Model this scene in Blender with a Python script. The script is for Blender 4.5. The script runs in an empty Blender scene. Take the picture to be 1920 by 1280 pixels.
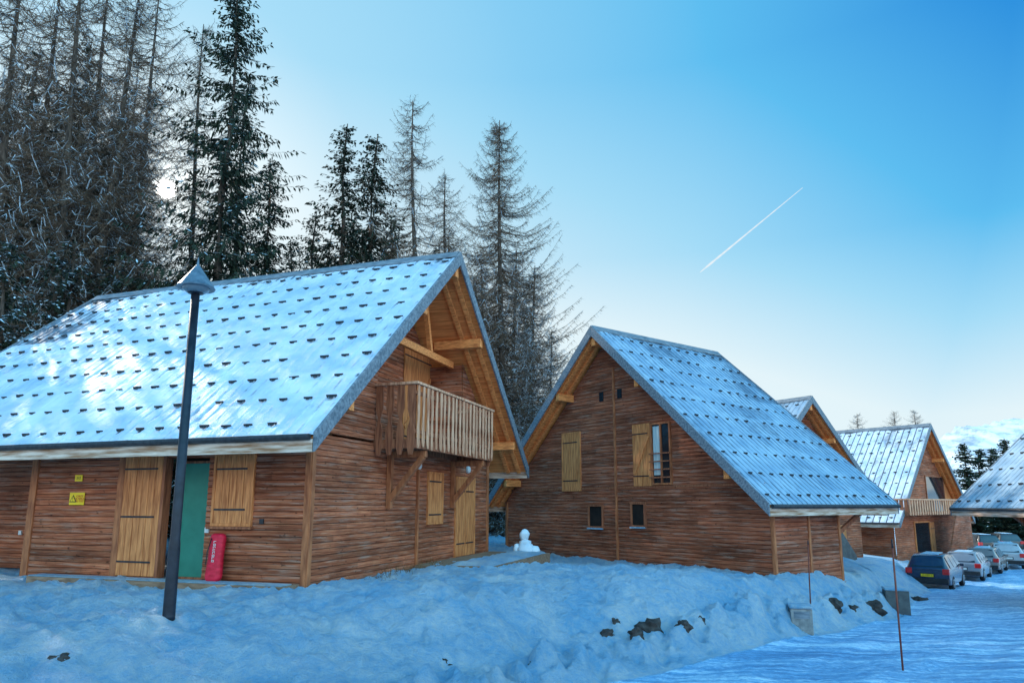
import bpy, bmesh, math, random
from mathutils import Vector, Matrix, noise
R = math.radians
S = bpy.context.scene; C = S.collection
F = 1280.0; TH = math.atan(225/1280.0); ST = math.sin(TH); CT = math.cos(TH); CZ = 1.55
CAM = Vector((0, 0, CZ))
rng = random.Random(7)
BH = .118
WK = .90

def ray(px, py):
    a = (px-960)/F; b = (720-py)/F
    return Vector((a, CT-b*ST, ST+b*CT))
def at(px, py, Y):
    d = ray(px, py); return CAM + d*(Y/d.y)
def sm(t):
    t = max(0.0, min(1.0, t)); return t*t*(3-2*t)

# ------------------------------------------------------------------ terrain
def yb(x): return x+9.2+max(0, x-11)*0.6
def dist(x, y): return (y-yb(x))*0.7
def tz(x, y, detail=True):
    zr = -0.4-0.06*max(-5, min(y, 36))
    zh = -0.28*sm((x+1)/3.0)-0.09*max(0, x-8)
    zh = max(zh, -2.4)
    w = max(1.5, 2.9-0.26*x)
    d = dist(x, y)
    k = sm(d/w)
    z = zr+(zh-zr)*k if y < 200 else -2.5
    z += 0.44*math.exp(-((x-2.4)**2/7.0+(y-15.8)**2/4.0))
    z += 0.16*math.exp(-((x+2.0)**2/5.0+(y-12.0)**2/2.0))*(1 if d > 0 else 0)
    if detail:
        amp = 0.08+0.92*sm((d+.15)/.8)
        if abs(x) < 60 and y < 70:
            n = noise.noise(Vector((x*.7, y*.7, 0)))*0.13+noise.noise(Vector((x*1.9, y*1.9, 5)))*0.08
            n3 = noise.noise(Vector((x*4.6, y*4.6, 9))); n4 = noise.noise(Vector((x*9, y*9, 2)))
            cl = max(0, noise.noise(Vector((x*6.3, y*6.3, 50)))-.10)
            n += n3*0.050+abs(n4)*0.036+cl*.10+max(0, noise.noise(Vector((x*2.7, y*2.7, 30)))-.14)*-.22
            z += n*amp
            z += .30*math.exp(-((d-.5)/.36)**2)*(.65+1.1*noise.noise(Vector((x*1.3, y*1.3, 14)))+.9*noise.noise(Vector((x*3.3, y*3.3, 4)))+.5*noise.noise(Vector((x*7, y*7, 3))))
            if d < .2 and x > -12:
                s_ = (x+y)*.707; e = d+.25*noise.noise(Vector((s_*.25, 3, 1)))
                z += (.018*math.sin(e*4.4)*sm((-d)/.6)+.020*noise.noise(Vector((s_*.3, e*3.5, 2)))+.016*noise.noise(Vector((x*5, y*5, 7))))*(1-sm((-d-6)/3))
    return z
def ground_hit(px, py):
    d = ray(px, py); t = 3.0
    while t < 120:
        p = CAM+d*t
        if p.z < tz(p.x, p.y): return p
        t += 0.02
    return CAM+d*40

# ------------------------------------------------------------------ mesh helper
class MB:
    def __init__(s): s.v = []; s.f = []; s.m = []
    def add(s, vs, fs, mi=0):
        b = len(s.v); s.v += [tuple(v) for v in vs]
        for f in fs: s.f.append(tuple(i+b for i in f)); s.m.append(mi)
    def hexa(s, c, mi=0):
        s.add(c, [(0,3,2,1),(4,5,6,7),(0,1,5,4),(1,2,6,5),(2,3,7,6),(3,0,4,7)], mi)
    def box(s, P, u0, u1, z0, z1, o0, o1, mi=0):
        s.hexa([P(u0,z0,o0),P(u1,z0,o0),P(u1,z1,o0),P(u0,z1,o0),P(u0,z0,o1),P(u1,z0,o1),P(u1,z1,o1),P(u0,z1,o1)], mi)
    def bx(s, x0, x1, y0, y1, z0, z1, mi=0):
        s.hexa([(x0,y0,z0),(x1,y0,z0),(x1,y1,z0),(x0,y1,z0),(x0,y0,z1),(x1,y0,z1),(x1,y1,z1),(x0,y1,z1)], mi)
    def beam(s, p0, p1, w, h, mi=0, ref=(0,0,1)):
        p0 = Vector(p0); p1 = Vector(p1); d = (p1-p0).normalized()
        r = d.cross(Vector(ref))
        if r.length < 1e-3: r = d.cross(Vector((1,0,0)))
        r.normalize(); u = r.cross(d).normalized()
        q = lambda p,a,b: p+r*(w/2*a)+u*(h/2*b)
        s.hexa([q(p0,-1,-1),q(p0,1,-1),q(p0,1,1),q(p0,-1,1),q(p1,-1,-1),q(p1,1,-1),q(p1,1,1),q(p1,-1,1)], mi)
    def tube(s, pts, rads, n=8, mi=0, cap=True):
        rings = []
        for i, p in enumerate(pts):
            p = Vector(p); a = Vector(pts[max(0,i-1)]); b = Vector(pts[min(len(pts)-1,i+1)])
            d = (b-a).normalized()
            r = d.cross(Vector((0,0,1)))
            if r.length < 1e-3: r = Vector((1,0,0))
            r.normalize(); u = r.cross(d)
            rings.append([p+(r*math.cos(6.28319*k/n)+u*math.sin(6.28319*k/n))*rads[i] for k in range(n)])
        vs = [v for r in rings for v in r]; fs = []
        for i in range(len(rings)-1):
            for k in range(n):
                fs.append((i*n+k, i*n+(k+1)%n, (i+1)*n+(k+1)%n, (i+1)*n+k))
        if cap:
            fs.append(tuple(range(n))); fs.append(tuple((len(rings)-1)*n+k for k in range(n)))
        s.add(vs, fs, mi)
    def prism(s, poly, ax, mi=0):
        n = len(poly); vs = [Vector(p) for p in poly]+[Vector(p)+Vector(ax) for p in poly]
        fs = [tuple(range(n)), tuple(range(2*n-1, n-1, -1))]
        for i in range(n): fs.append((i, (i+1)%n, n+(i+1)%n, n+i))
        s.add(vs, fs, mi)
    def lathe(s, prof, c=(0,0,0), n=20, mi=0):
        vs = []; fs = []
        for r, z in prof:
            for k in range(n): vs.append((c[0]+r*math.cos(6.28319*k/n), c[1]+r*math.sin(6.28319*k/n), c[2]+z))
        for i in range(len(prof)-1):
            for k in range(n): fs.append((i*n+k, i*n+(k+1)%n, (i+1)*n+(k+1)%n, (i+1)*n+k))
        fs.append(tuple(range(n))); fs.append(tuple((len(prof)-1)*n+k for k in range(n)))
        s.add(vs, fs, mi)
    def mesh(s, name, mats, smooth=False, recalc=True):
        me = bpy.data.meshes.new(name); me.from_pydata(s.v, [], s.f)
        if not isinstance(mats, (list, tuple)): mats = [mats]
        for m in mats: me.materials.append(m)
        if len(mats) > 1: me.polygons.foreach_set('material_index', s.m)
        if recalc:
            bm = bmesh.new(); bm.from_mesh(me); bmesh.ops.recalc_face_normals(bm, faces=bm.faces[:]); bm.to_mesh(me); bm.free()
        if smooth: me.polygons.foreach_set('use_smooth', [True]*len(me.polygons))
        me.update(); return me
    def build(s, name, mats, parent=None, smooth=False, recalc=True, bevel=0):
        o = bpy.data.objects.new(name, s.mesh(name, mats, smooth, recalc)); C.objects.link(o)
        if parent: o.parent = parent
        if bevel:
            b = o.modifiers.new('bevel', 'BEVEL'); b.width = bevel; b.segments = 2; b.limit_method = 'ANGLE'
        return o
def empty(name, loc, rz=0):
    o = bpy.data.objects.new(name, None); C.objects.link(o); o.location = loc; o.rotation_euler = (0,0,rz)
    o.empty_display_size = .2; return o
def tag(o, label, cat, group=None):
    o['label'] = label; o['category'] = cat
    if group: o['group'] = group
    return o
def link(name, me, parent=None, M=None):
    o = bpy.data.objects.new(name, me); C.objects.link(o)
    if parent: o.parent = parent
    if M is not None: o.matrix_local = M
    return o
def text(name, body, size, mat, parent, org, xdir, ydir):
    cu = bpy.data.curves.new(name, 'FONT'); cu.body = body; cu.size = size; cu.extrude = .0015
    cu.align_x = 'CENTER'; cu.align_y = 'CENTER'; cu.space_line = .85
    o = bpy.data.objects.new(name, cu); C.objects.link(o)
    dg = bpy.context.evaluated_depsgraph_get()
    me = bpy.data.meshes.new_from_object(o.evaluated_get(dg)); bpy.data.objects.remove(o)
    me.materials.clear(); me.materials.append(mat)
    x = Vector(xdir).normalized(); y = Vector(ydir).normalized(); z = x.cross(y)
    M = Matrix(((x.x,y.x,z.x,org[0]),(x.y,y.y,z.y,org[1]),(x.z,y.z,z.z,org[2]),(0,0,0,1)))
    return link(name, me, parent, M)

# ------------------------------------------------------------------ materials
def base(name):
    m = bpy.data.materials.new(name); m.use_nodes = True
    nt = m.node_tree; return m, nt, nt.nodes['Principled BSDF']
def nd(nt, t, **k):
    n = nt.nodes.new(t)
    for a, b in k.items(): setattr(n, a, b)
    return n
def ramp(nt, src, stops):
    r = nd(nt, 'ShaderNodeValToRGB'); e = r.color_ramp.elements
    while len(e) < len(stops): e.new(.5)
    for i, (p, c) in enumerate(stops):
        e[i].position = p; e[i].color = (c[0], c[1], c[2], 1) if isinstance(c, tuple) else (c, c, c, 1)
    nt.links.new(src, r.inputs[0]); return r
def mixc(nt, fac, a, b, mode='MIX'):
    m = nd(nt, 'ShaderNodeMix', data_type='RGBA', blend_type=mode)
    for i, v in ((0, fac), (6, a), (7, b)):
        if hasattr(v, 'is_output'): nt.links.new(v, m.inputs[i])
        elif isinstance(v, tuple): m.inputs[i].default_value = (*v, 1)
        else: m.inputs[i].default_value = v
    return m.outputs[2]
def nz(nt, vec, scale, detail=5, rough=.55):
    n = nd(nt, 'ShaderNodeTexNoise'); n.inputs['Scale'].default_value = scale
    n.inputs['Detail'].default_value = detail; n.inputs['Roughness'].default_value = rough
    nt.links.new(vec, n.inputs['Vector']); return n.outputs[0]
def mapv(nt, scale, rot=(0,0,0)):
    tc = nd(nt, 'ShaderNodeTexCoord'); mp = nd(nt, 'ShaderNodeMapping')
    mp.inputs['Scale'].default_value = scale; mp.inputs['Rotation'].default_value = rot
    nt.links.new(tc.outputs['Object'], mp.inputs[0]); return mp.outputs[0]
def bump(nt, b, h, st, dist=.02):
    n = nd(nt, 'ShaderNodeBump'); n.inputs['Strength'].default_value = st; n.inputs['Distance'].default_value = dist
    nt.links.new(h, n.inputs['Height']); nt.links.new(n.outputs[0], b.inputs['Normal'])
def sc3(c, k): return tuple(min(1.0, x*k) for x in c)
def pm(name, c1, c2, scale=(1,1,1), ns=5, rough=.7, bm=.2, metal=0, spec=.3, lo=.35, hi=.65, dist=.02, k=1.0):
    m, nt, b = base(name)
    n = nz(nt, mapv(nt, scale), ns, 6)
    r = ramp(nt, n, [(lo, sc3(c1, k)), (hi, sc3(c2, k))])
    nt.links.new(r.outputs[0], b.inputs['Base Color'])
    b.inputs['Roughness'].default_value = rough; b.inputs['Metallic'].default_value = metal
    b.inputs['Specular IOR Level'].default_value = spec
    if bm: bump(nt, b, n, bm, dist)
    return m
def siding_mat(name, ca, cb, cc):
    ca, cb, cc = sc3(ca, WK), sc3(cb, WK), sc3(cc, WK)
    m, nt, b = base(name)
    v = mapv(nt, (.6,.6,18)); n = nz(nt, v, 2.5, 7, .62)
    r = ramp(nt, n, [(.31, ca), (.5, cb), (.70, cc)])
    tc = nd(nt, 'ShaderNodeTexCoord'); sx = nd(nt, 'ShaderNodeSeparateXYZ'); nt.links.new(tc.outputs['Object'], sx.inputs[0])
    dv = nd(nt, 'ShaderNodeMath', operation='DIVIDE'); dv.inputs[1].default_value = BH; nt.links.new(sx.outputs[2], dv.inputs[0])
    fl = nd(nt, 'ShaderNodeMath', operation='FLOOR'); nt.links.new(dv.outputs[0], fl.inputs[0])
    sxy = nd(nt, 'ShaderNodeMath', operation='ADD'); nt.links.new(sx.outputs[0], sxy.inputs[0]); nt.links.new(sx.outputs[1], sxy.inputs[1])
    wn0 = nd(nt, 'ShaderNodeTexWhiteNoise', noise_dimensions='1D'); nt.links.new(fl.outputs[0], wn0.inputs['W'])
    sh = nd(nt, 'ShaderNodeMath', operation='MULTIPLY_ADD'); sh.inputs[1].default_value = 7.0; nt.links.new(wn0.outputs[0], sh.inputs[0]); nt.links.new(sxy.outputs[0], sh.inputs[2])
    dl = nd(nt, 'ShaderNodeMath', operation='DIVIDE'); dl.inputs[1].default_value = 3.1; nt.links.new(sh.outputs[0], dl.inputs[0])
    fx_ = nd(nt, 'ShaderNodeMath', operation='FLOOR'); nt.links.new(dl.outputs[0], fx_.inputs[0])
    cv = nd(nt, 'ShaderNodeCombineXYZ'); nt.links.new(fl.outputs[0], cv.inputs[0]); nt.links.new(fx_.outputs[0], cv.inputs[1])
    wn = nd(nt, 'ShaderNodeTexWhiteNoise', noise_dimensions='3D'); nt.links.new(cv.outputs[0], wn.inputs['Vector'])
    rb = ramp(nt, wn.outputs[0], [(0, .60), (1, 1.0)])
    c = mixc(nt, 1.0, r.outputs[0], rb.outputs[0], 'MULTIPLY')
    big = nz(nt, mapv(nt, (.35,.35,.7)), 1.6, 5)
    rg = ramp(nt, big, [(.34, .52), (.62, 1.0)])
    c = mixc(nt, 1.0, c, rg.outputs[0], 'MULTIPLY')
    gw = nz(nt, mapv(nt, (.6,.6,9)), 2.1, 6, .65); rgw = ramp(nt, gw, [(.51, 0.0), (.70, .55)])
    c = mixc(nt, rgw.outputs[0], c, sc3((.50,.36,.28), WK))
    kn = nz(nt, mapv(nt, (2.2,2.2,5)), 3.2, 2)
    rk = ramp(nt, kn, [(.65, 1.0), (.73, .34)])
    c = mixc(nt, 1.0, c, rk.outputs[0], 'MULTIPLY')
    fr = nd(nt, 'ShaderNodeMath', operation='FRACT'); nt.links.new(dv.outputs[0], fr.inputs[0])
    rgv = ramp(nt, fr.outputs[0], [(.0, .28), (.09, 1.0), (.91, 1.0), (1.0, .33)])
    c = mixc(nt, 1.0, c, rgv.outputs[0], 'MULTIPLY')
    nt.links.new(c, b.inputs['Base Color']); b.inputs['Roughness'].default_value = .75; b.inputs['Specular IOR Level'].default_value = .2
    bump(nt, b, n, .3, .010); return m
M = {}
M['siding'] = siding_mat('log_siding', (.24,.062,.028), (.59,.165,.074), (.86,.33,.16))
M['siding_b'] = siding_mat('log_siding_dark', (.21,.055,.026), (.51,.142,.067), (.74,.275,.14))
M['light'] = pm('pale_larch_boards', (.45,.135,.040), (.82,.315,.108), (7,7,.7), 3, .65, .25, k=WK)
M['beam'] = pm('orange_timber', (.58,.16,.044), (1.0,.37,.11), (2,9,9), 2.5, .65, .25, k=1.0)
M['trim'] = pm('brown_trim_timber', (.27,.08,.033), (.54,.19,.076), (5,5,1), 2.5, .7, .25, k=WK)
M['soffit'] = pm('soffit_boards', (.64,.175,.048), (1.0,.37,.105), (1,14,14), 1.2, .7, .5, k=1.0)
M['grey'] = pm('weathered_grey_board', (.10,.13,.16), (.26,.29,.32), (1.2,6,6), 3, .8, .3, k=WK)
M['fascia'] = pm('weathered_fascia', (.34,.17,.085), (.82,.66,.54), (.6,3,6), 2.5, .8, .3, k=WK)
M['rail'] = pm('weathered_rail_boards', (.46,.165,.078), (.90,.49,.30), (8,8,.8), 2.5, .75, .3, k=WK)
M['brownrail'] = pm('dark_brown_boards', (.20,.06,.03), (.46,.16,.073), (8,8,.8), 2.5, .75, .3, k=WK)
M['dark'] = pm('black_iron', (.012,.013,.016), (.03,.032,.038), ns=12, rough=.5, bm=.05)
M['guard'] = pm('snow_guard_metal', (.016,.018,.022), (.045,.046,.052), ns=12, rough=.5, bm=.05)
M['post'] = pm('black_lamp_paint', (.008,.011,.018), (.019,.024,.036), ns=8, rough=.4, bm=.05, spec=.3)
M['teal'] = pm('teal_door_paint', (.018,.17,.12), (.027,.21,.15), ns=3, rough=.5, bm=.03)
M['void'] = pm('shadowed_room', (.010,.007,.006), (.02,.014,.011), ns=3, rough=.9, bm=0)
M['white'] = pm('white_enamel', (.55,.55,.53), (.66,.66,.64), ns=6, rough=.4, bm=.03)
M['curtain'] = pm('pale_curtain', (.40,.53,.56), (.57,.64,.64), (10,10,.6), 2, .9, .2)
M['yellow'] = pm('yellow_sign', (.85,.56,.012), (.92,.63,.025), ns=4, rough=.5, bm=0)
M['red'] = pm('red_lettering', (.5,.025,.02), (.55,.03,.025), ns=4, rough=.5, bm=0)
M['black'] = pm('black_lettering', (.01,.01,.01), (.015,.015,.015), ns=4, rough=.5, bm=0)
M['bag'] = pm('red_nylon', (.52,.006,.025), (.72,.018,.055), (1,1,3), 6, .55, .3)
M['concrete'] = pm('concrete', (.16,.17,.17), (.29,.29,.28), ns=7, rough=.85, bm=.2)
M['cabinet'] = pm('grey_cabinet', (.05,.06,.065), (.085,.10,.10), ns=5, rough=.6, bm=.1)
M['rock'] = pm('dark_rock', (.014,.012,.012), (.07,.06,.055), ns=5, rough=.9, bm=.6, dist=.05)
M['pole'] = pm('red_brown_pole', (.12,.025,.018), (.22,.06,.035), (4,4,1), 3, .6, .05)
M['bark'] = pm('conifer_bark', (.035,.024,.018), (.135,.092,.068), (5,5,1), 4, .9, .6, dist=.04)
M['twig'] = pm('larch_twigs', (.05,.031,.020), (.19,.118,.076), ns=1.2, rough=.9, bm=0)
M['needle'] = pm('spruce_needles', (.008,.015,.010), (.034,.046,.023), ns=1.1, rough=.85, bm=0, lo=.3, hi=.7)
M['pine'] = pm('dark_pine_needles', (.008,.018,.010), (.026,.044,.022), ns=1.1, rough=.85, bm=0, lo=.3, hi=.7)
M['grass'] = pm('dry_grass', (.10,.05,.02), (.22,.13,.05), ns=9, rough=.9, bm=0)
M['deck'] = pm('deck_boards', (.18,.10,.06), (.36,.23,.15), (1,6,6), 3, .8, .2)
M['tyre'] = pm('tyre_rubber', (.012,.012,.013), (.02,.02,.022), ns=9, rough=.85, bm=.1)
M['rim'] = pm('alloy_rim', (.35,.36,.38), (.5,.5,.52), ns=9, rough=.35, bm=0, metal=.8)
M['tail'] = pm('red_lamp_lens', (.55,.008,.008), (.7,.02,.015), ns=9, rough=.2, bm=0, spec=.6)
M['plastic'] = pm('black_plastic', (.015,.016,.018), (.03,.03,.032), ns=9, rough=.6, bm=.05)
M['cap'] = pm('lamp_cap_metal', (.05,.085,.12), (.12,.18,.23), ns=9, rough=.4, bm=.05, spec=.4)
def glassm(name, c):
    m, nt, b = base(name)
    n = nz(nt, mapv(nt, (1,1,1)), 2, 3); r = ramp(nt, n, [(.3, c), (.7, tuple(x*1.6 for x in c))])
    nt.links.new(r.outputs[0], b.inputs['Base Color']); b.inputs['Roughness'].default_value = .06; b.inputs['Specular IOR Level'].default_value = .6
    return m
M['glass'] = glassm('dark_glass', (.012,.016,.02))
M['lampglass'] = glassm('frosted_glass', (.10,.14,.17))
def paint(name, c):
    m, nt, b = base(name)
    n = nz(nt, mapv(nt, (1,1,1)), 5, 5); r = ramp(nt, n, [(.35, c), (.75, tuple(x*.8+.015 for x in c))])
    nt.links.new(r.outputs[0], b.inputs['Base Color']); b.inputs['Roughness'].default_value = .25; b.inputs['Coat Weight'].default_value = .4
    return m

SNOW_SHADE = (.27,.62,.92); SNOW_LIT = (.84,.95,1.0)  # blue and white tones painted in to stand for shaded and lit lumps
def snow_mat(name, a=SNOW_SHADE, b2=SNOW_LIT, rough=.38, bs=1.0):
    m, nt, b = base(name)
    v = mapv(nt, (1,1,1))
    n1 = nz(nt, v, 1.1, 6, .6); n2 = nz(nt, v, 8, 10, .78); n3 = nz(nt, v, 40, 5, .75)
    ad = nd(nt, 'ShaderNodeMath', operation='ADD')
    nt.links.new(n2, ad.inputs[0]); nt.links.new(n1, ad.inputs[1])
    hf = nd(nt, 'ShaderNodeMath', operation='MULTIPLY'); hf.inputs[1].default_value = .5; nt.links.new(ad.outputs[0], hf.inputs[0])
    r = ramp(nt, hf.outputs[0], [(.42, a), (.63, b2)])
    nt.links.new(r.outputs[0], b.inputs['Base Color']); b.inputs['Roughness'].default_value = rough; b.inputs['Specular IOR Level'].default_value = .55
    a2 = nd(nt, 'ShaderNodeMath', operation='MULTIPLY_ADD'); a2.inputs[1].default_value = .5
    nt.links.new(n3, a2.inputs[0]); nt.links.new(n2, a2.inputs[2])
    bump(nt, b, a2.outputs[0], bs, .24); return m
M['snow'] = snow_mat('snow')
M['snowtree'] = pm('branch_snow', (.52,.63,.72), (.70,.77,.82), ns=3, rough=.7, bm=0)
def road_mat():
    m, nt, b = base('packed_snow_road')
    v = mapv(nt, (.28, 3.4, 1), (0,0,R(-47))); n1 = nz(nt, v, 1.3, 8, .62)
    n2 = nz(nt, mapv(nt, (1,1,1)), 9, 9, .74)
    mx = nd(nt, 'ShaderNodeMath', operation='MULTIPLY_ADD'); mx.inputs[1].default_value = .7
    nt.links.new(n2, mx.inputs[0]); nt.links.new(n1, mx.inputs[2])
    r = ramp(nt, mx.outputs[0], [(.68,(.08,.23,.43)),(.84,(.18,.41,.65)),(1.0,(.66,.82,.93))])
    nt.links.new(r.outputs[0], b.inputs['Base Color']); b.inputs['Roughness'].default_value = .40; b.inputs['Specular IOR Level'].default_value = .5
    bump(nt, b, mx.outputs[0], .9, .08); return m
M['road'] = road_mat()
def roof_mat(name, metal, snowa, snowb, f0=.58, f1=.86):
    m, nt, b = base(name)
    at_ = nd(nt, 'ShaderNodeAttribute', attribute_name='snow')
    n = nz(nt, mapv(nt, (1,1,1)), 9, 7, .7)
    mm = nd(nt, 'ShaderNodeMath', operation='MULTIPLY_ADD'); mm.inputs[1].default_value = .55
    nt.links.new(n, mm.inputs[0]); nt.links.new(at_.outputs['Fac'], mm.inputs[2])
    f = ramp(nt, mm.outputs[0], [(f0, 0.0), (f1, 1.0)])
    n2 = nz(nt, mapv(nt, (1,1,1)), 1.3, 5)
    sc = ramp(nt, n2, [(.35, snowa), (.65, snowb)])
    c = mixc(nt, f.outputs[0], metal, sc.outputs[0])
    nt.links.new(c, b.inputs['Base Color']); b.inputs['Roughness'].default_value = .5; b.inputs['Specular IOR Level'].default_value = .35
    bump(nt, b, n, .4, .04); return m
M['roof'] = roof_mat('snowy_metal_roof', (.10,.12,.15), (.38,.50,.62), (.66,.71,.76))
M['roof_thin'] = roof_mat('frosted_metal_roof', (.08,.12,.17), (.20,.31,.42), (.34,.46,.55), .55, 1.02)

# ------------------------------------------------------------------ house builder
def guard_mb():
    g = MB()
    for s in (-1, 1):
        g.prism([Vector((s*.08-.007,-.030,0)),Vector((s*.08-.007,.0,.032)),Vector((s*.08-.007,.018,0))], (.014,0,0))
    g.prism([Vector((-.11,-.004,.010)),Vector((-.11,.008,.040)),Vector((-.11,.018,.040)),Vector((-.11,.008,.010))], (.22,0,0))
    g.prism([Vector((-.04,-.05,.006)),Vector((-.04,.05,.006)),Vector((-.04,.05,.016)),Vector((-.04,-.05,.016))], (.08,0,0))
    return g
class House:
    def __init__(s, name, label, group, org, phi, ridge, ze, hr, hw, xf, xb, wb, vis=-1):
        s.root = empty(name, org, phi); tag(s.root, label, 'house', group)
        s.M = Matrix.Translation(Vector(org)) @ Matrix.Rotation(phi, 4, 'Z'); s.I = s.M.inverted()
        s.ridge, s.ze, s.hr, s.hw, s.xf, s.xb, s.wb, s.vis = ridge, ze, hr, hw, xf, xb, wb, vis
        s.k = (ridge-ze)/hr
    def zt(s, Y): return s.ridge-abs(Y)*s.k
    def lim(s, z, gap=.22): return max(0.0, (s.ridge-gap-z)/s.k)
    def hx(s, px, py, xc=0):
        o = s.I @ CAM; d = s.I.to_3x3() @ ray(px, py); t = (xc-o.x)/d.x; p = o+d*t; return p.y, p.z
    def hy(s, px, py, yc):
        o = s.I @ CAM; d = s.I.to_3x3() @ ray(px, py); t = (yc-o.y)/d.y; p = o+d*t; return p.x, p.z
    def PX(s, xc=0): return lambda u, z, o: (xc+o, u, z)
    def PY(s, yc, sg): return lambda u, z, o: (u, yc+sg*o, z)
    def siding(s, name, mat, P, u0, u1, z0, z1, parent=None):
        f0 = u0 if callable(u0) else (lambda z: u0); f1 = u1 if callable(u1) else (lambda z: u1)
        bh = BH; rows = []; k = math.floor(z0/bh)
        while k*bh < z1:
            for f, o in ((0,.006),(.09,.02),(.5,.028),(.91,.02)):
                z = k*bh+f*bh
                if z0 <= z <= z1 and f1(z) > f0(z): rows.append((f0(z), f1(z), z, o))
            k += 1
        vs = []; fs = []
        for a, b, z, o in rows: vs += [P(a,z,o), P(b,z,o)]
        for i in range(len(rows)-1): fs.append((2*i, 2*i+1, 2*i+3, 2*i+2))
        m = MB(); m.add(vs, fs); return m.build(name, mat, parent or s.root, recalc=True)
    def roof(s, rows=9, gsp=.54, snowlvl=.85, nq=84, seed=0, rib=.26, guards=True, maxg=90, mat='roof', ribk=.34, gscale=1.0, drop=.03):
        hr, ze, zr = s.hr, s.ze, s.ridge; sl = math.hypot(hr, zr-ze)
        for sg in (-1, 1):
            up = Vector((0, -sg*hr/sl, (zr-ze)/sl)); n = Vector((0, sg*(zr-ze)/sl, hr/sl)); e = Vector((0, sg*hr, ze))
            vis = sg == s.vis
            cols = []; x = s.xb
            while x < s.xf:
                for dx, r in ((0,0),(.10,0),(.125,1),(.165,1),(.19,0)):
                    if x+dx < s.xf: cols.append((x+dx, r))
                x += rib
            cols.append((s.xf, 0)); q_n = nq if vis else 6
            vs = []; at_ = []; rsp = sl/rows
            for j in range(q_n+1):
                q = j/q_n*sl
                for x, r in cols:
                    n1 = noise.noise(Vector((x*.45, q*.45, seed))); n2 = noise.noise(Vector((x*1.7, q*.8, seed+7)))
                    n3 = noise.noise(Vector((x*6, q*4, seed+3)))
                    sn = snowlvl+.38*n1+.28*n2+.18*n3-r*(ribk+.35*n2+.22*n1)
                    if q > sl-.45: sn -= .25
                    sn -= .50*sm((s.xb+2.6-x)/2.6)*(1 if q > sl*.6 else .15)
                    if vis and guards:
                        rr = q/rsp-.38; ri = round(rr); dq = (rr-ri)*rsp
                        xo = .27 if ri % 2 else 0
                        dx = ((x-s.xb-.2-xo+gsp/2) % gsp)-gsp/2
                        if abs(dx) < .08*gscale and -.10 < dq < .02: sn -= .20+.5*n2
                        elif abs(dx) < .2 and .03 <= dq < .25: sn += .15
                    sn = max(0, min(1, sn)); at_.append(sn)
                    off = .028*r*(1-.7*sn)+.05*sn+max(0, n2)*.03*sn+.008*n3*sn
                    if q < .05: off *= .7
                    vs.append(e+Vector((x,0,0))+up*q+n*off)
            nc = len(cols); fs = [(j*nc+i, j*nc+i+1, (j+1)*nc+i+1, (j+1)*nc+i) for j in range(q_n) for i in range(nc-1)]
            m = MB(); m.add(vs, fs); me = m.mesh('roof_slope', M[mat], False, False)
            a = me.attributes.new('snow', 'FLOAT', 'POINT'); a.data.foreach_set('value', at_)
            o = link('roof_slope', me, s.root)
            if vis: s.slope = o
            b = MB(); d = n*-.10; t = n*-.05
            p = [e+d, e+up*(sl-.02)+d, e+up*(sl-.02)+d-t, e+d-t]
            b.prism([v+Vector((s.xb+.05,0,0)) for v in p], (s.xf-s.xb-.08,0,0)); b.build('soffit', M['soffit'], s.root)
            for xx in (s.xf-.005, s.xb-.05):
                b = MB(); b.prism([(xx, sg*(hr+.03), ze+.06), (xx, sg*.001, zr+.09), (xx, sg*.001, zr-.28), (xx, sg*(hr+.03), ze-.28)], (.055,0,0))
                b.build('verge_board', M['grey'], s.root, bevel=.008)
            b = MB(); b.bx(s.xb, s.xf-.02, sg*hr-.02, sg*hr+.02, ze-.28, ze-.06); b.build('eave_board', M['fascia'], s.root)
            b = MB(); b.tube([(s.xb, sg*(hr+.075), ze-.04), (s.xf-.05, sg*(hr+.075), ze-.03)], [.055,.055], 8); b.build('gutter', M['guard'], s.root)
            for yy in (.30*hr, .80*hr):
                b = MB(); zt = s.zt(yy)-.24; y0 = sg*yy
                b.bx(-.6, s.xf-.06, y0-.09, y0+.09, zt-.26, zt); b.build('purlin', M['beam'], s.root, bevel=.012)
            for xx in (s.xf*.30, s.xf*.72):
                b = MB(); b.beam((xx, sg*(hr-.15), s.zt(hr-.15)-.22), (xx, sg*.08, s.zt(.08)-.22), .09, .13, ref=(1,0,0)); b.build('rafter', M['beam'], s.root, bevel=.008)
            if vis and guards:
                lst = []; rg = random.Random(seed)
                gm = guard_mb(); gme = gm.mesh('snow_guard', M['guard'])
                X = Vector((1,0,0))*(1 if sg < 0 else -1)
                for ri in range(rows):
                    x = s.xb+.2+(.27 if ri % 2 else 0)
                    while x < s.xf-.15:
                        if rg.random() > drop:
                            c = e+Vector((x+rg.uniform(-.025,.025),0,0))+up*((ri+.38)*rsp+rg.uniform(-.015,.015))+n*rg.uniform(.03,.055)
                            lst.append((c, gscale*rg.uniform(.8,1.12)))
                        x += gsp
                lst.sort(key=lambda c: ((s.M@c[0])-CAM).length)
                def mt(cs):
                    c, k = cs
                    return Matrix(((X.x*k,up.x*k,n.x*k,c.x),(X.y*k,up.y*k,n.y*k,c.y),(X.z*k,up.z*k,n.z*k,c.z),(0,0,0,1)))
                for c in lst[:maxg]: link('snow_guard', gme, o, mt(c))
                if len(lst) > maxg:
                    r_ = MB()
                    for c in lst[maxg:]:
                        mm = mt(c); r_.add([mm@Vector(v) for v in gm.v], gm.f)
                    w = r_.build('snow_guard', M['guard'], o); w['kind'] = 'stuff'
        b = MB(); z = s.ridge+.06
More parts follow.
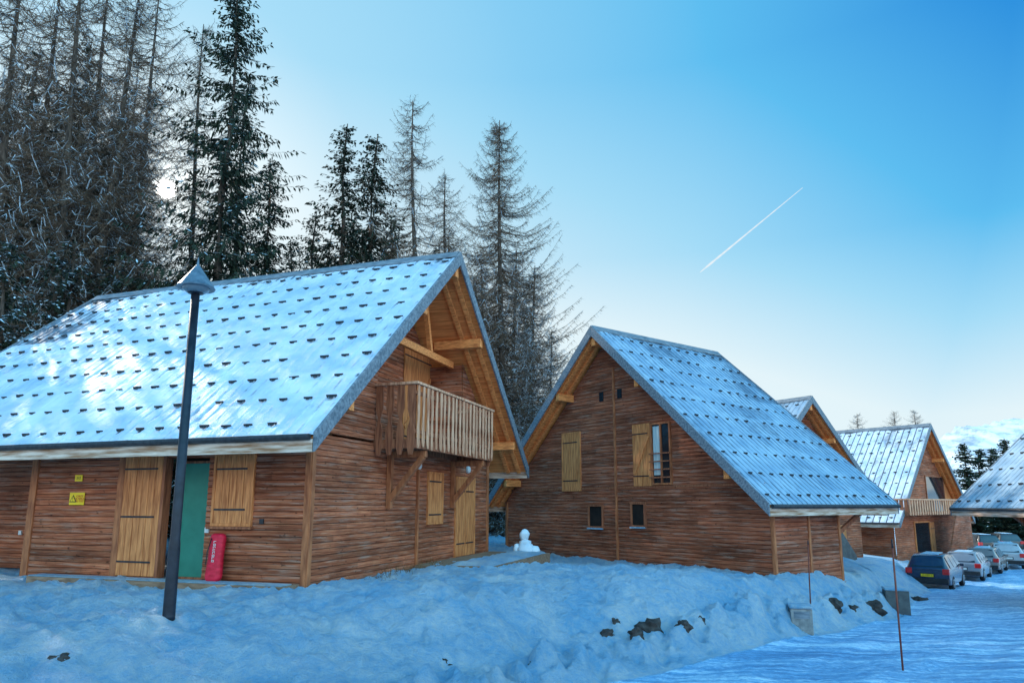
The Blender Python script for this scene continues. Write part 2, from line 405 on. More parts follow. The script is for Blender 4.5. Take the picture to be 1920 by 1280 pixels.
        b.prism([(s.xb-.02,-.2,z-.2*s.k+.03),(s.xb-.02,0,z+.05),(s.xb-.02,.2,z-.2*s.k+.03),(s.xb-.02,.2,z-.2*s.k),(s.xb-.02,0,z+.02),(s.xb-.02,-.2,z-.2*s.k)], (s.xf-s.xb,0,0))
        b.build('ridge_cap', M['grey'], s.root)
        b = MB(); b.bx(-.6, s.xf-.06, -.1, .1, s.ridge-.62, s.ridge-.34); b.build('ridge_beam', M['beam'], s.root, bevel=.012)
    def shutter(s, P, u0, u1, z0, z1, n=5, o0=.035, mat=None, name='shutter', straps=(.16,.84), brace=False):
        m = MB(); w = (u1-u0)/n
        for i in range(n): m.box(P, u0+i*w+.005, u0+(i+1)*w-.005, z0, z1, o0, o0+.032+.003*(i % 2))
        o = m.build(name, mat or M['light'], s.root, bevel=.005)
        for t in straps:
            h = MB(); zc = z0+(z1-z0)*t; h.box(P, u0+.01, u1-(u1-u0)*.12, zc-.018, zc+.018, o0+.037, o0+.045); h.build('hinge', M['dark'], o)
        if brace:
            h = MB(); a = Vector(P(u0+.06, z0+(z1-z0)*.2, o0+.05)); c = Vector(P(u1-.06, z0+(z1-z0)*.8, o0+.05))
            nn = Vector(P(0,0,1))-Vector(P(0,0,0)); h.beam(a, c, .03, .11, ref=nn.cross(c-a)); h.build('brace', mat or M['light'], o)
        return o
    def frame(s, P, u0, u1, z0, z1, t=.06, o=(.0,.07), mat=None, parent=None, name='window_frame'):
        m = MB(); m.box(P, u0-t, u0, z0, z1, *o); m.box(P, u1, u1+t, z0, z1, *o)
        m.box(P, u0-t, u1+t, z1, z1+t, *o); m.box(P, u0-t, u1+t, z0-t, z0, *o)
        return m.build(name, mat or M['beam'], parent or s.root, bevel=.006)
    def post(s, P, u0, u1, z0, z1, o=(.0,.07), mat=None, name='trim_board'):
        m = MB(); m.box(P, u0, u1, z0, z1, *o); return m.build(name, mat or M['trim'], s.root, bevel=.008)

# ================================================================== HOUSE 1
H = House('chalet', 'large brown log chalet on the left with timber balcony and teal door', 'wooden chalets', (-2.28,17.70,0), R(-18.2), 8.12, 2.70, 6.2, 4.9, .92, -11.8, -11.2, -1)
H.roof(rows=10, gsp=.50, snowlvl=.84, nq=130, seed=1, ribk=.26, gscale=.95)
r1 = H.root
PF = H.PY(-4.9, -1); PG = H.PX(0)
fx = lambda px, py: H.hy(px, py, -4.9)
def fspan(pa, pb, py=1000): return min(fx(pa,py)[0], fx(pb,py)[0]), max(fx(pa,py)[0], fx(pb,py)[0])
xL, _ = fx(385, 1000); xD0, _ = fx(303, 1000); xP0, _ = fx(216, 1000); xP1, _ = fx(228, 1000); xW0, _ = fx(58, 1000)
top = 3.55
H.siding('front_wall', M['siding'], PF, xL, 0, 0, top)
H.siding('front_wall', M['siding'], PF, xW0, xP0, 0, top)
H.siding('front_wall', M['siding'], PF, xD0-.9, xL, 2.42, top)
H.siding('front_wall', M['siding'], H.PY(-3.4, -1), -11.2, xW0, 0, top)
m = MB(); m.bx(xW0-.0, xW0+.08, -4.88, -3.4, 0, top); m.build('porch_cheek', M['siding_b'], r1)
H.siding('front_wall', M['siding'], H.PY(-4.9, -1), -11.2, xW0, 2.45, top)
H.post(PF, -.10, .02, 0, 3.5, (-.05,.05), name='corner_post')
a, b_ = fspan(50, 62); H.post(PF, a, b_, 0, 3.0, (-.05,.06), M['trim'], 'porch_post')
H.post(PF, xP0, xP1, 0, 3.0, (-.05,.07), M['trim'], 'door_post')
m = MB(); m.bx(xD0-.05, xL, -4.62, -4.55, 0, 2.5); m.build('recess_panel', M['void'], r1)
a, b_ = fx(322,1000)[0], xL
m = MB(); m.box(H.PY(-4.66,-1), a-.08, b_-.02, .12, 2.38, 0, .05); dr = m.build('door', M['teal'], r1, bevel=.006); dr['label'] = 'teal painted door'
m = MB(); m.box(H.PY(-4.66,-1), a-.0, a+.03, 1.05, 1.2, .05, .11); m.build('handle', M['dark'], dr)
H.frame(H.PY(-4.66,-1), a-.08, b_-.02, .12, 2.38, .05, (-.02,.07), M['brownrail'], name='door_frame')
a, b_ = fspan(228, 300); wd = H.shutter(PF, a, b_, .13, 2.62, 6, .035, M['light'], 'wooden_door', (.11,.47,.86)); wd['label'] = 'pale plank door with black strap hinges'
m = MB(); m.box(PF, a, b_, .1, 2.62, -.05, .02); m.build('door_lining', M['brownrail'], r1)
m = MB(); m.box(PF, b_+.0, b_+.07, .1, 2.62, -.12, .07); m.build('door_frame', M['brownrail'], r1)
H.siding('front_wall', M['siding'], PF, xP1, b_, 2.62, top)
u0, z0 = fx(403, 980); u1, z1 = fx(478, 855)
H.frame(PF, u0, u1, z0, 2.5, .06, (.0,.075), M['light'])
H.shutter(PF, u0, u1, z0, 2.5, 5, .03, M['light'], 'shutter', (.2,.8))
m = MB(); m.box(PF, u0-.1, u1+.1, z0-.11, z0-.062, .0, .14); m.build('window_sill', M['brownrail'], r1, bevel=.006)
for px, py, w in ((391,993,.05),(493,977,.045),(41,998,.05)):
    yy = -3.4 if px < 50 else -4.9
    u, z = H.hy(px, py, yy); m = MB(); m.box(H.PY(yy,-1), u-w, u+w, z-w*1.1, z+w*1.1, .02, .06); m.build('switch_box', M['white'] if px != 493 else M['dark'], r1, bevel=.008)
u0, z0 = fx(133, 946); u1, z1 = fx(163, 923)
m = MB(); m.box(PF, u0, u1, z0, z1, .04, .05); sg_ = m.build('warning_sign', M['yellow'], r1); sg_['label'] = 'yellow falling snow warning sign with triangle'
m = MB(); cx = u0+.26*(u1-u0); hh = (z1-z0)
m.prism([PF(cx-.10, z0+.22*hh, .052), PF(cx+.10, z0+.22*hh, .052), PF(cx, z0+.82*hh, .052)], (0,-.003,0)); m.build('triangle', M['black'], sg_)
m = MB(); m.prism([PF(cx-.07, z0+.29*hh, .056), PF(cx+.07, z0+.29*hh, .056), PF(cx, z0+.70*hh, .056)], (0,-.003,0)); m.build('triangle_field', M['yellow'], sg_)
text('exclamation_mark', '!', .10, M['black'], sg_, PF(cx, z0+.44*hh, .061), (1,0,0), (0,0,1))
text('sign_lettering', 'CHUTE\nDE NEIGE\nDU TOIT', .062, M['red'], sg_, PF(u0+.70*(u1-u0), z0+.5*hh, .053), (1,0,0), (0,0,1))
u0, z0 = fx(144, 902); u1, z1 = fx(159, 890)
m = MB(); m.box(PF, u0, u1, z0, z1, .04, .05); sg2 = m.build('number_sign', M['yellow'], r1)
text('sign_lettering', '212', .08, M['black'], sg2, PF((u0+u1)/2, (z0+z1)/2, .053), (1,0,0), (0,0,1))
m = MB(); m.bx(fx(95,1090)[0], -.1, -5.45, -4.88, -.1, .10); m.build('front_step', M['deck'], r1, bevel=.01)
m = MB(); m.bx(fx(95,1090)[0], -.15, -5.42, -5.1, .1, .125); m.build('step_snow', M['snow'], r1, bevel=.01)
LP = lambda z: H.lim(z)
H.siding('gable_wall', M['siding'], PG, -4.9, 4.7, 0, 2.9)
H.siding('gable_wall', M['siding'], PG, lambda z: max(-4.9, -LP(z)), lambda z: min(-2.55, 0), 2.9, 6.4)
H.siding('gable_wall', M['siding'], PG, 2.5, lambda z: min(4.7, LP(z)), 2.9, 6.4)
H.siding('loggia_wall', M['siding'], H.PX(-1.1), lambda z: max(-2.6,-LP(z)), lambda z: min(2.6,LP(z)), 2.9, 7.9)
for yy in (-2.55, 2.5):
    m = MB(); m.bx(-1.1, -.0, yy-.03, yy+.03, 2.9, H.zt(2.55)-.25); m.build('loggia_cheek', M['siding'], r1)
H.post(PG, -4.93, -4.82, 0, 3.5, (-.04,.05), name='corner_post'); H.post(PG, 4.6, 4.75, 0, 3.4, (-.04,.06), name='corner_post')
H.post(PG, -2.6, 2.6, 2.80, 2.98, (.0,.04), M['brownrail'], name='floor_beam')
PL = H.PX(-1.1)
for (pa, pb, ya, yb_, br) in ((756,812,640,735,True),(818,842,650,745,False)):
    u0, z1 = H.hx(pa, ya, -1.1); u1, _ = H.hx(pb, ya, -1.1)
    H.shutter(PL, u0, u1, 3.05, z1, 5 if br else 3, .035, M['light'], 'balcony_shutter', (.12,.88), br)
u0, _ = H.hx(812,650,-1.1); u1, _ = H.hx(818,650,-1.1)
H.post(PL, u0, u1, 3.0, 6.0, (.0,.1), M['light'])
H.post(H.PX(-.35), -2.4, 2.4, 5.55, 5.75, (.0,.12), M['beam'], 'collar_beam')
for y0 in (-.9, .9):
    m = MB(); m.beam((-.3,y0,5.75),(-.3,y0*.55,7.1),.12,.12); m.build('gable_strut', M['beam'], r1)
u0, z1 = H.hx(801,887); u1, z0 = H.hx(825,978)
H.frame(PG, u0, u1, z0, z1, .05, (.0,.075), M['light']); H.shutter(PG, u0, u1, z0, z1, 4, .03)
u0, z1 = H.hx(853,897); u1, _ = H.hx(886,897); um = (u0+u1)/2
H.frame(PG, u0, u1, .08, z1, .07, (.0,.075), M['light'], name='door_frame')
H.shutter(PG, u0, um-.01, .1, z1, 4, .03, None, 'garden_door'); H.shutter(PG, um+.01, u1, .1, z1, 4, .03, None, 'garden_door')
u0, _ = H.hx(779,950); H.post(PG, u0-.04, u0+.04, .0, 2.75, (.02,.09), M['trim'], 'trim_board')
for px, py in ((781,872),(874,880)):
    u, z = H.hx(px, py); m = MB(); m.tube([(.03,u,z),(.09,u,z),(.12,u,z)], [.11,.11,.08], 16); m.build('wall_lamp', M['white'], r1, smooth=False, bevel=.01)
# balcony
y0, y1, XB = -2.62, 2.26, 1.05
bal = empty('balcony', (0,0,0)); bal.parent = r1
m = MB()
for i in range(8): m.bx(i*.131, i*.131+.124, y0, y1, 2.93, 2.97)
m.bx(.0, XB, y0, y0+.12, 2.76, 2.93); m.bx(.0, XB, y1-.12, y1, 2.76, 2.93); m.bx(XB-.1, XB, y0+.12, y1-.12, 2.76, 2.93)
m.build('balcony_floor', M['brownrail'], bal, bevel=.006)
m = MB(); nb = 21
for i in range(nb):
    yc = y0+.08+(y1-y0-.16)*i/(nb-1); w = .050+.006*((i*7) % 3)
    pts = [(-w*.5,2.76),(w*.5,2.76),(w,2.88),(w,3.22),(w*.62,3.40),(w,3.58),(w,4.16),(-w,4.16),(-w,3.58),(-w*.62,3.40),(-w,3.22),(-w,2.88)]
    m.prism([(XB+.005+.006*(i % 3), yc+a, z+(0 if z > 4 else .02*((i*5) % 3))) for a, z in pts], (.022,0,0))
m.build('front_railing', M['rail'], bal)
for yy in (y0, y1):
    m = MB()
    for i in range(4):
        xc = .15+i*.262; w = .088
        pts = [(-w*.5,2.62),(w*.5,2.62),(w,2.80),(w,3.16),(w*.36,3.36),(w*.36,3.44),(w,3.64),(w,4.16),(-w,4.16),(-w,3.64),(-w*.36,3.44),(-w*.36,3.36),(-w,3.16),(-w,2.80)]
        m.prism([(xc+a, yy-.035, z) for a, z in pts], (0,.03,0))
    m.build('side_railing', M['brownrail'], bal)
m = MB(); m.bx(XB-.05, XB+.06, y0-.06, y1+.06, 4.17, 4.23); m.bx(0, XB-.052, y0-.06, y0+.06, 4.17, 4.23); m.bx(0, XB-.052, y1-.06, y1+.06, 4.17, 4.23)
m.build('handrail', M['rail'], bal, bevel=.008)
m = MB(); m.bx(XB-.045, XB, y0, y1, 3.08, 3.17); m.bx(XB-.045, XB, y0, y1, 3.95, 4.03); m.build('rail_batten', M['brownrail'], bal)
m = MB()
for yy in (y0+.05, -.2, y1-.05): m.bx(XB-.1, XB-.05, yy-.05, yy+.05, 2.97, 4.17)
m.build('rail_post', M['brownrail'], bal)
for yy in (-1.95, 1.75):
    m = MB(); m.bx(.03, .15, yy-.06, yy+.06, 1.45, 2.74); m.bx(.15, 1.0, yy-.06, yy+.06, 2.60, 2.75); m.beam((.11,yy,1.65),(.92,yy,2.62),.12,.14,ref=(0,1,0))
    m.build('bracket', M['trim'], bal, bevel=.01)

# ================================================================== HOUSE 2
H2 = House('chalet', 'plain brown log chalet in the middle showing its windowed gable and blue snowy roof', 'wooden chalets', (3.39,23.41,-.35), R(216.7), 7.9, 1.88, 6.42, 6.0, .8, -6.2, -5.9, 1)
H2.roof(rows=10, gsp=.50, snowlvl=.82, nq=110, seed=21, mat='roof_thin', ribk=.50, gscale=.85, rib=.24)
r2 = H2.root; Q = H2.PX(0)
WB, _ = H2.hy(1575, 1020, 6.0)
H2.siding('gable_wall', M['siding_b'], Q, lambda z: max(-6.0,-H2.lim(z)), lambda z: min(6.0,H2.lim(z)), -.3, 7.6)
H2.siding('side_wall', M['siding_b'], H2.PY(6.0, 1), WB, 0, -.7, 2.1)
H2.siding('side_wall', M['siding_b'], H2.PY(-6.0,-1), WB, 0, -.4, 2.1)
m = MB(); m.prism([(WB,-6,-.6),(WB,6,-.6),(WB,6,1.9),(WB,0,7.5),(WB,-6,1.9)], (.05,0,0)); m.build('back_wall', M['siding_b'], r2)
H2.post(Q, 5.93, 6.04, -.4, 2.0, (-.04,.05), name='corner_post'); H2.post(Q, -6.04, -5.9, -.3, 2.0, (-.04,.06), name='corner_post')
for u in (WB*.5, WB+.05): H2.post(H2.PY(6.0,1), u-.05, u+.05, -.6, 2.1, (.0,.06))
m = MB(); m.box(H2.PY(6.0,1), WB, 0, -.7, -.30, .03, .1); m.build('base_board', M['brownrail'], r2)
m = MB(); m.beam((WB+.02,5.9,1.0),(-5.6,5.9,1.95),.10,.12); m.build('eave_brace', M['brownrail'], r2, bevel=.01)
u, z = H2.hx(1151, 690); H2.post(Q, u-.04, u+.04, -.2, z, (.02,.08), M['trim'], 'gable_batten')
_, zf = H2.hx(1150, 914)
m = MB(); m.box(Q, -5.9, 5.85, zf-.03, zf+.03, .02, .045); m.build('floor_batten', M['brownrail'], r2)
def px_rect(Hh, xa, xb, ya, yb_, xc=0):
    u0, z1 = Hh.hx(xa, ya, xc); u1, _ = Hh.hx(xb, ya, xc); _, z0 = Hh.hx((xa+xb)/2, yb_, xc)
    return min(u0,u1), max(u0,u1), z0, z1
a, b_, z0, z1 = px_rect(H2, 1057, 1088, 815, 918)
H2.frame(Q, a, b_, z0, z1, .05, (.0,.08), M['light']); H2.shutter(Q, a, b_, z0, z1, 5, .03)
a, b_, z0, z1 = px_rect(H2, 1224, 1256, 797, 905)
m = MB(); m.box(Q, a, b_, z0, z1, .0, .035); wn = m.build('window_pane', M['glass'], r2)
H2.frame(Q, a, b_, z0, z1, .06, (.0,.09), M['trim'], wn)
m = MB(); m.box(Q, (a+b_)/2-.03, (a+b_)/2+.03, z0, z1, .03, .08); m.build('mullion', M['trim'], wn)
m = MB()
for k in range(5):
    t = a+(b_-a)*(.04+.085*k); m.box(Q, t, t+(b_-a)*.08, z0+.25, z1-.05, .036, .045+.01*(k % 2))
m.build('curtain', M['curtain'], wn)
m = MB()
for k in range(4): m.box(Q, a-.08, b_+.08, z0+.15+k*.25, z0+.19+k*.25, .12, .16)
m.build('guard_rail', M['brownrail'], wn)
aa, bb, z0, z1 = px_rect(H2, 1187, 1220, 797, 911)
H2.shutter(Q, aa, bb, z0, z1, 5, .03, brace=True)
for xa, xb_, ya, yb_ in ((1107,1130,949,986),(1187,1209,945,984)):
    a, b_, z0, z1 = px_rect(H2, xa, xb_, ya, yb_); m = MB(); m.box(Q, a, b_, z0, z1, .0, .035); wn = m.build('window_pane', M['void'], r2)
    H2.frame(Q, a, b_, z0, z1, .07, (.0,.08), M['brownrail'], wn)
    m = MB(); m.box(Q, a-.05, b_+.05, z0-.1, z0-.05, .03, .14); m.build('sill_snow', M['snow'], wn)
for px, py in ((1129,744),(1163,738)):
    u, z = H2.hx(px, py); m = MB(); m.box(Q, u-.1, u+.1, z-.16, z+.16, .02, .06); m.build('vent', M['glass'], r2, bevel=.01)

# ================================================================== HOUSES 3, 4, 5
H3 = House('chalet', 'chalet half hidden behind the middle chalet, only its roof peak and gable edge showing', 'wooden chalets', (14.2,33.66,-1.45), R(-55.2), 8.14, 2.7, 6.2, 4.9, .8, -9.5, -9, -1)
H3.roof(rows=9, gsp=.6, snowlvl=.85, nq=60, seed=40, mat='roof_thin')
G3 = H3.PX(0)
H3.siding('gable_wall', M['siding'], G3, lambda z: max(-4.9,-H3.lim(z)), lambda z: min(4.9,H3.lim(z)), -.6, 7.9)
H3.siding('side_wall', M['siding'], H3.PY(-4.9,-1), -9, 0, -.6, 3.5)
H3.siding('side_wall', M['siding'], H3.PY(4.9,1), -9, 0, -.6, 3.5)
for (u0, u1, z0, z1) in ((1.2,2.0,3.1,5.0),(2.6,3.3,.3,1.9)):
    H3.frame(G3, u0, u1, z0, z1, .07, (.0,.08), M['light']); H3.shutter(G3, u0, u1, z0, z1, 4, .03)
u0, _ = H3.hx(1577, 1000, 1.4); u1, _ = H3.hx(1600, 1000, 1.4)
m = MB(); m.prism([(1.4,u0-.8,-.6),(1.4,u1,-.6),(1.4,u1,.6),(1.4,u0,1.7),(1.4,u0-.8,1.7)], (.08,0,0)); m.build('stair_screen', M['cabinet'], H3.root)

H4 = House('chalet', 'chalet with a small balcony behind the parked cars, streaks of snow on its roof', 'wooden chalets', (27.8,46.6,-2.3), R(-49.5), 9.15, 2.75, 6.8, 5.6, .8, -10.5, -10, -1)
H4.roof(rows=9, gsp=.66, snowlvl=.66, nq=60, seed=60, ribk=.6, rib=.4)
G4 = H4.PX(0)
H4.siding('gable_wall', M['siding'], G4, lambda z: max(-5.6,-H4.lim(z)), lambda z: min(5.6,H4.lim(z)), -.7, 8.8)
H4.siding('side_wall', M['siding'], H4.PY(-5.6,-1), -10, 0, -.7, 3.3)
a, b_, z0, z1 = px_rect(H4, 1733, 1765, 893, 928)
m = MB(); m.box(G4, a, b_, 3.2, z1, .02, .05); wn = m.build('window_pane', M['glass'], H4.root); H4.frame(G4, a, b_, 3.2, z1, .08, (.0,.09), M['brownrail'], wn)
H4.shutter(G4, b_+.1, b_+.1+(b_-a)*.5, 3.2, z1, 3, .03)
a, b_, z0, z1 = px_rect(H4, 1713, 1740, 980, 1033)
m = MB(); m.box(G4, a, b_, .1, z1, .02, .05); wn = m.build('window_pane', M['glass'], H4.root); H4.frame(G4, a, b_, .1, z1, .1, (.0,.09), M['light'], wn); H4.shutter(G4, b_+.15, b_+.9, .1, z1, 3, .03)
a, b_, z0, z1 = px_rect(H4, 1702, 1812, 935, 963, 1.1)
b4 = empty('balcony', (0,0,0)); b4.parent = H4.root
m = MB(); m.bx(0, 1.1, a, b_, z0, z0+.15); m.build('balcony_floor', M['brownrail'], b4)
m = MB()
for i in range(26):
    t = a+(b_-a)*(i+.5)/26; m.bx(1.08, 1.12, t-.09, t+.09, z0-.05, z1-.06)
m.build('front_railing', M['rail'], b4)
m = MB()
for i in range(4): m.bx(.1+.26*i, .3+.26*i, a-.03, a, z0-.05, z1-.06)
m.build('side_railing', M['brownrail'], b4)
m = MB(); m.bx(0, 1.16, a-.05, a+.05, z1-.06, z1+.03); m.bx(1.05, 1.16, a+.05, b_, z1-.06, z1+.03); m.build('handrail', M['rail'], b4)
a, b_, z0, z1 = px_rect(H4, 1762, 1816, 966, 1030, 1.3)
m = MB(); m.prism([(1.3,a,-.5),(1.3,b_,-.5),(1.3,b_,z1),(1.3,(a+b_)/2,z1)], (.1,0,0)); m.build('stair_screen', M['siding_b'], H4.root)

H5 = House('chalet', 'chalet cut by the right edge, only a snowy roof corner showing', 'wooden chalets', (23.3,26.2,-1.6), R(90), 8.44, 3.0, 6.2, 2.2, .8, -12, -11.5, 1)
H5.roof(rows=9, gsp=.54, snowlvl=.84, nq=80, seed=80, mat='roof_thin')
H5.siding('gable_wall', M['siding'], H5.PX(0), lambda z: max(-2.2,-H5.lim(z)), lambda z: min(2.2,H5.lim(z)), -.7, 8.1)
H5.siding('side_wall', M['siding'], H5.PY(2.2,1), -11.5, 0, -.7, 5.9)
for xx in (-.2, -5.0):
    m = MB(); m.beam((xx,3.0,1.55),(xx,5.3,3.35),.14,.18,ref=(1,0,0)); m.build('eave_brace', M['brownrail'], H5.root, bevel=.01)
    m = MB(); m.bx(xx-.09, xx+.09, 2.2, 6.0, 3.02, 3.2); m.build('eave_beam', M['brownrail'], H5.root, bevel=.01)

# ================================================================== GROUND, ROAD
def axis(a, b, st, lo, hi):
    v = [a]
    while v[-1] < b: v.append(v[-1]+st)
    s_ = st
    while v[-1] < hi: s_ *= 1.16; v.append(v[-1]+s_)
    s_ = st
    while v[0] > lo: s_ *= 1.16; v.insert(0, v[0]-s_)
    return v
xs = axis(-9, 14, .055, -2600, 2600); ys = axis(6.5, 21, .055, -900, 3200)
vs = [(x, y, tz(x, y)-(.05*sm(-(dist(x,y)+.3)/.3) if y < 70 else 0)) for y in ys for x in xs]; nx = len(xs)
fs = [(j*nx+i, j*nx+i+1, (j+1)*nx+i+1, (j+1)*nx+i) for j in range(len(ys)-1) for i in range(nx-1)]
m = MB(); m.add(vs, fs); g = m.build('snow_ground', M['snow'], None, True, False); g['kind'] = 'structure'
xs2 = [-6+i*.1 for i in range(300)]+[24+i*.3 for i in range(60)]; ds = [-.1-j*.09 for j in range(78)]
vs = []
for x in xs2:
    for d in ds:
        y = yb(x)+d/.7+.25*noise.noise(Vector((x*.6, 0, 3)))
        vs.append((x, y, tz(x, y)+.015))
nd_ = len(ds); fs = [(i*nd_+j, i*nd_+j+1, (i+1)*nd_+j+1, (i+1)*nd_+j) for i in range(len(xs2)-1) for j in range(nd_-1)]
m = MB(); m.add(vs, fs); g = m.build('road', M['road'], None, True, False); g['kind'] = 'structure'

def mountain():
    m = MB(); vs = []; n = 260; k = 40
    rid = lambda x, f, s: 1-2*abs(noise.noise(Vector((x*f, s, 0))))
    for i in range(n):
        x = 560+i*5.0
        h = 90+34*sm((x-640)/190)+13*rid(x,.008,4)+10*rid(x,.022,8)+5*rid(x,.06,2)
        h *= .2+.8*sm((x-560)/140)
        for j in range(k):
            t = j/(k-1); y = 1150-480*(1-t)
            zz = h*t**1.25+h*.34*(1-t)*t*2*(1-2*abs(noise.noise(Vector((x*.016, t*3.5, 2)))))+6*noise.noise(Vector((x*.05, t*12, 5)))*(1-t)
            vs.append((x, y, -6+zz))
    fs = [(i*k+j, i*k+j+1, (i+1)*k+j+1, (i+1)*k+j) for i in range(n-1) for j in range(k-1)]
    m.add(vs, fs); return m
mm_, nt, b = base('mountain_snow')
n = nz(nt, mapv(nt, (1,.5,1)), .035, 10, .72); r = ramp(nt, n, [(.46,(.58,.66,.72)),(.62,(.22,.29,.36))])
nt.links.new(r.outputs[0], b.inputs['Base Color']); b.inputs['Roughness'].default_value = .8
g = mountain().build('mountain', mm_, None, True, False); g['kind'] = 'structure'

# ================================================================== TREES
def spruce(seed, h=22., r=3.4, snow=.16, z0f=.06, gap_=(.25,.42), mat='needle', wk=1.0):
    rg = random.Random(seed); t_ = MB(); c = MB()
    bend = [Vector((rg.uniform(-.12,.12), rg.uniform(-.12,.12), 0)) for _ in range(3)]
    pts = [(bend[i % 3].x*i*.25, bend[i % 3].y*i*.25, h*i/7) for i in range(8)]
    t_.tube(pts, [.28*(1-i/7.3)+.012 for i in range(8)], 8)
    z = h*z0f
    while z < h-.25:
        t = (z-h*z0f)/(h*(1-z0f)); gap = rg.random() < .06
        L0 = r*(1-t)**.85+.22
        for bi in range(rg.choice((4,5,5,6))):
            if gap and rg.random() < .6: continue
            az = rg.random()*6.283; L = L0*rg.uniform(.5,1.15)*(1.25 if rg.random() < .10 else 1)
            d = Vector((math.cos(az), math.sin(az), 0)); p = Vector((-d.y, d.x, 0))
            dr = (.22+.38*(1-t))*rg.uniform(.6,1.25); n_ = max(3, int(L/.17))
            zb = z+rg.uniform(-.15,.15); prev = Vector((0,0,zb))
            for i in range(1, n_+1):
                s = i/n_
                q = Vector((0,0,zb))+d*L*s+Vector((0,0,(.35*(t**2)*L*s)-dr*L*s*(1-.5*s)))
                c.add([prev+p*.018, prev-p*.018, q], [(0,1,2)])
                lt = (.16+.34*(1-s*.7)*min(1, L/2.0))
                for sd in (-1, 1, 0):
                    if sd and rg.random() < .08: continue
                    tw = (d*rg.uniform(.25,.8)+p*sd*rg.uniform(.6,1)+Vector((0,0,rg.uniform(-.65,.02) if sd else -1.0))).normalized()
                    ll = lt*rg.uniform(.6,1.3)*(1 if sd else .9); w = (.028+.030*rg.random())*wk
                    sv = tw.cross(Vector((rg.uniform(-.6,.6), rg.uniform(-.6,.6), 1))).normalized()*w
                    a = prev.lerp(q, rg.random()); c.add([a, a+tw*ll*.5+sv, a+tw*ll, a+tw*ll*.5-sv], [(0,1,2,3)])
                    if sd and rg.random() < snow:
                        u = Vector((0,0,.02)); c.add([a+u, a+tw*ll*.45+sv*.7+u, a+tw*ll*.9+u, a+tw*ll*.45-sv*.7+u], [(0,1,2,3)], 1)
                prev = q
        z += rg.uniform(*gap_)*(1.0 if t < .8 else .7)
    return t_.mesh('trunk', M['bark'], True), c.mesh('crown', [M[mat], M['snowtree']], False, False)
def larch(seed, h=22., r=3.2, snow=.3, z0f=.16, dens=1.0, tw_n=7, ex=.80):
    rg = random.Random(seed); t_ = MB(); c = MB()
    w1 = rg.uniform(-.25,.25); w2 = rg.uniform(-.25,.25)
    pos = lambda z: Vector((w1*math.sin(z*.22), w2*math.sin(z*.19+1), z))
    t_.tube([pos(h*i/9) for i in range(10)], [.20*(1-i/9.3)**.9+.012 for i in range(10)], 8)
    z = h*z0f
    while z < h-.2:
        t = (z-h*z0f)/(h*(1-z0f)); L0 = r*((1-t)**ex)*(.75+.25*min(1, t*4))+.25
        for bi in range(rg.choice((2,3,3,4))):
            az = rg.random()*6.283; L = L0*rg.uniform(.5,1.08)
            d = Vector((math.cos(az), math.sin(az), 0)); p = Vector((-d.y, d.x, 0)); rise = rg.uniform(-.34,.06)+.30*t
            n_ = max(4, int(L/.2)); o = pos(z+rg.uniform(-.2,.2)); cv = rg.uniform(-.25,.25)
            pts = []
            for i in range(n_+1):
                s = i/n_; pts.append(o+d*L*s+p*cv*L*s*s+Vector((0,0,L*(rise*s+.26*s**2.4-.16*math.sin(s*3.1))))+Vector((rg.uniform(-.03,.03),rg.uniform(-.03,.03),rg.uniform(-.03,.03))))
            st = max(1, len(pts)//6); sel = pts[::st]
            if sel[-1] != pts[-1]: sel.append(pts[-1])
            r0 = .012+.010*L/3
            c.tube(sel, [max(.005, r0*(1-i/len(sel))) for i in range(len(sel))], 3, cap=False)
            for i in range(1, n_+1):
                s = i/n_
                for k in range(tw_n):
                    sd = rg.choice((-1,1)); tw = (d*rg.uniform(.2,.9)+p*sd*rg.uniform(.3,1)+Vector((0,0,rg.uniform(-1.2,.3)))).normalized()
                    ll = rg.uniform(.12,.52)*(1.1-.5*s); a = pts[i-1].lerp(pts[i], rg.random())
                    sv = tw.cross(Vector((rg.uniform(-1,1),rg.uniform(-1,1),rg.uniform(-1,1)))).normalized()*.0085
                    b_ = a+tw*ll; c.add([a+sv, a-sv, b_], [(0,1,2)], 1 if rg.random() < snow*.35 else 0)
                    if ll > .3:
                        t2 = (tw+Vector((rg.uniform(-.8,.8),rg.uniform(-.8,.8),rg.uniform(-.8,.5)))).normalized(); a2 = a+tw*ll*.5
                        c.add([a2+sv*.8, a2-sv*.8, a2+t2*ll*.6], [(0,1,2)])
                if rg.random() < snow:
                    u = Vector((0,0,r0*.7+.006)); w = .008+.010*rg.random(); a, b_ = pts[i-1]+u, pts[i]+u
                    c.add([a+p*w, a-p*w, b_-p*w*.8, b_+p*w*.8], [(0,1,2,3)], 1)
        z += rg.uniform(.16,.36)/dens
    return t_.mesh('trunk', M['bark'], True), c.mesh('crown', [M['twig'], M['snowtree']], False, False)
SP = [spruce(11, r=4.4), spruce(12, r=4.0), spruce(13, r=5.8, snow=.2, z0f=.08, gap_=(.20,.34))]
SPM = spruce(41, r=4.9, snow=.4, z0f=.05, gap_=(.20,.34))
SPL = [spruce(14, h=12, r=3.9, snow=.9, z0f=.03, gap_=(.20,.34), wk=1.15), spruce(15, h=12, r=4.2, snow=.9, z0f=.03, gap_=(.20,.34), wk=1.15)]
SPD = spruce(31, h=12, r=3.4, snow=.03, z0f=.03, gap_=(.14,.22), mat='pine', wk=1.9)
LA = [larch(21, r=4.7, z0f=.09, dens=1.15, ex=.60), larch(22, r=5.4, z0f=.07, dens=1.25, ex=.68), larch(23, r=4.4, z0f=.10, dens=1.1, ex=.65), larch(24, r=4.9, z0f=.11, snow=.45, dens=1.1, ex=.58)]
LB = larch(26, r=6.6, z0f=.04, dens=2.2, snow=.25, tw_n=9)
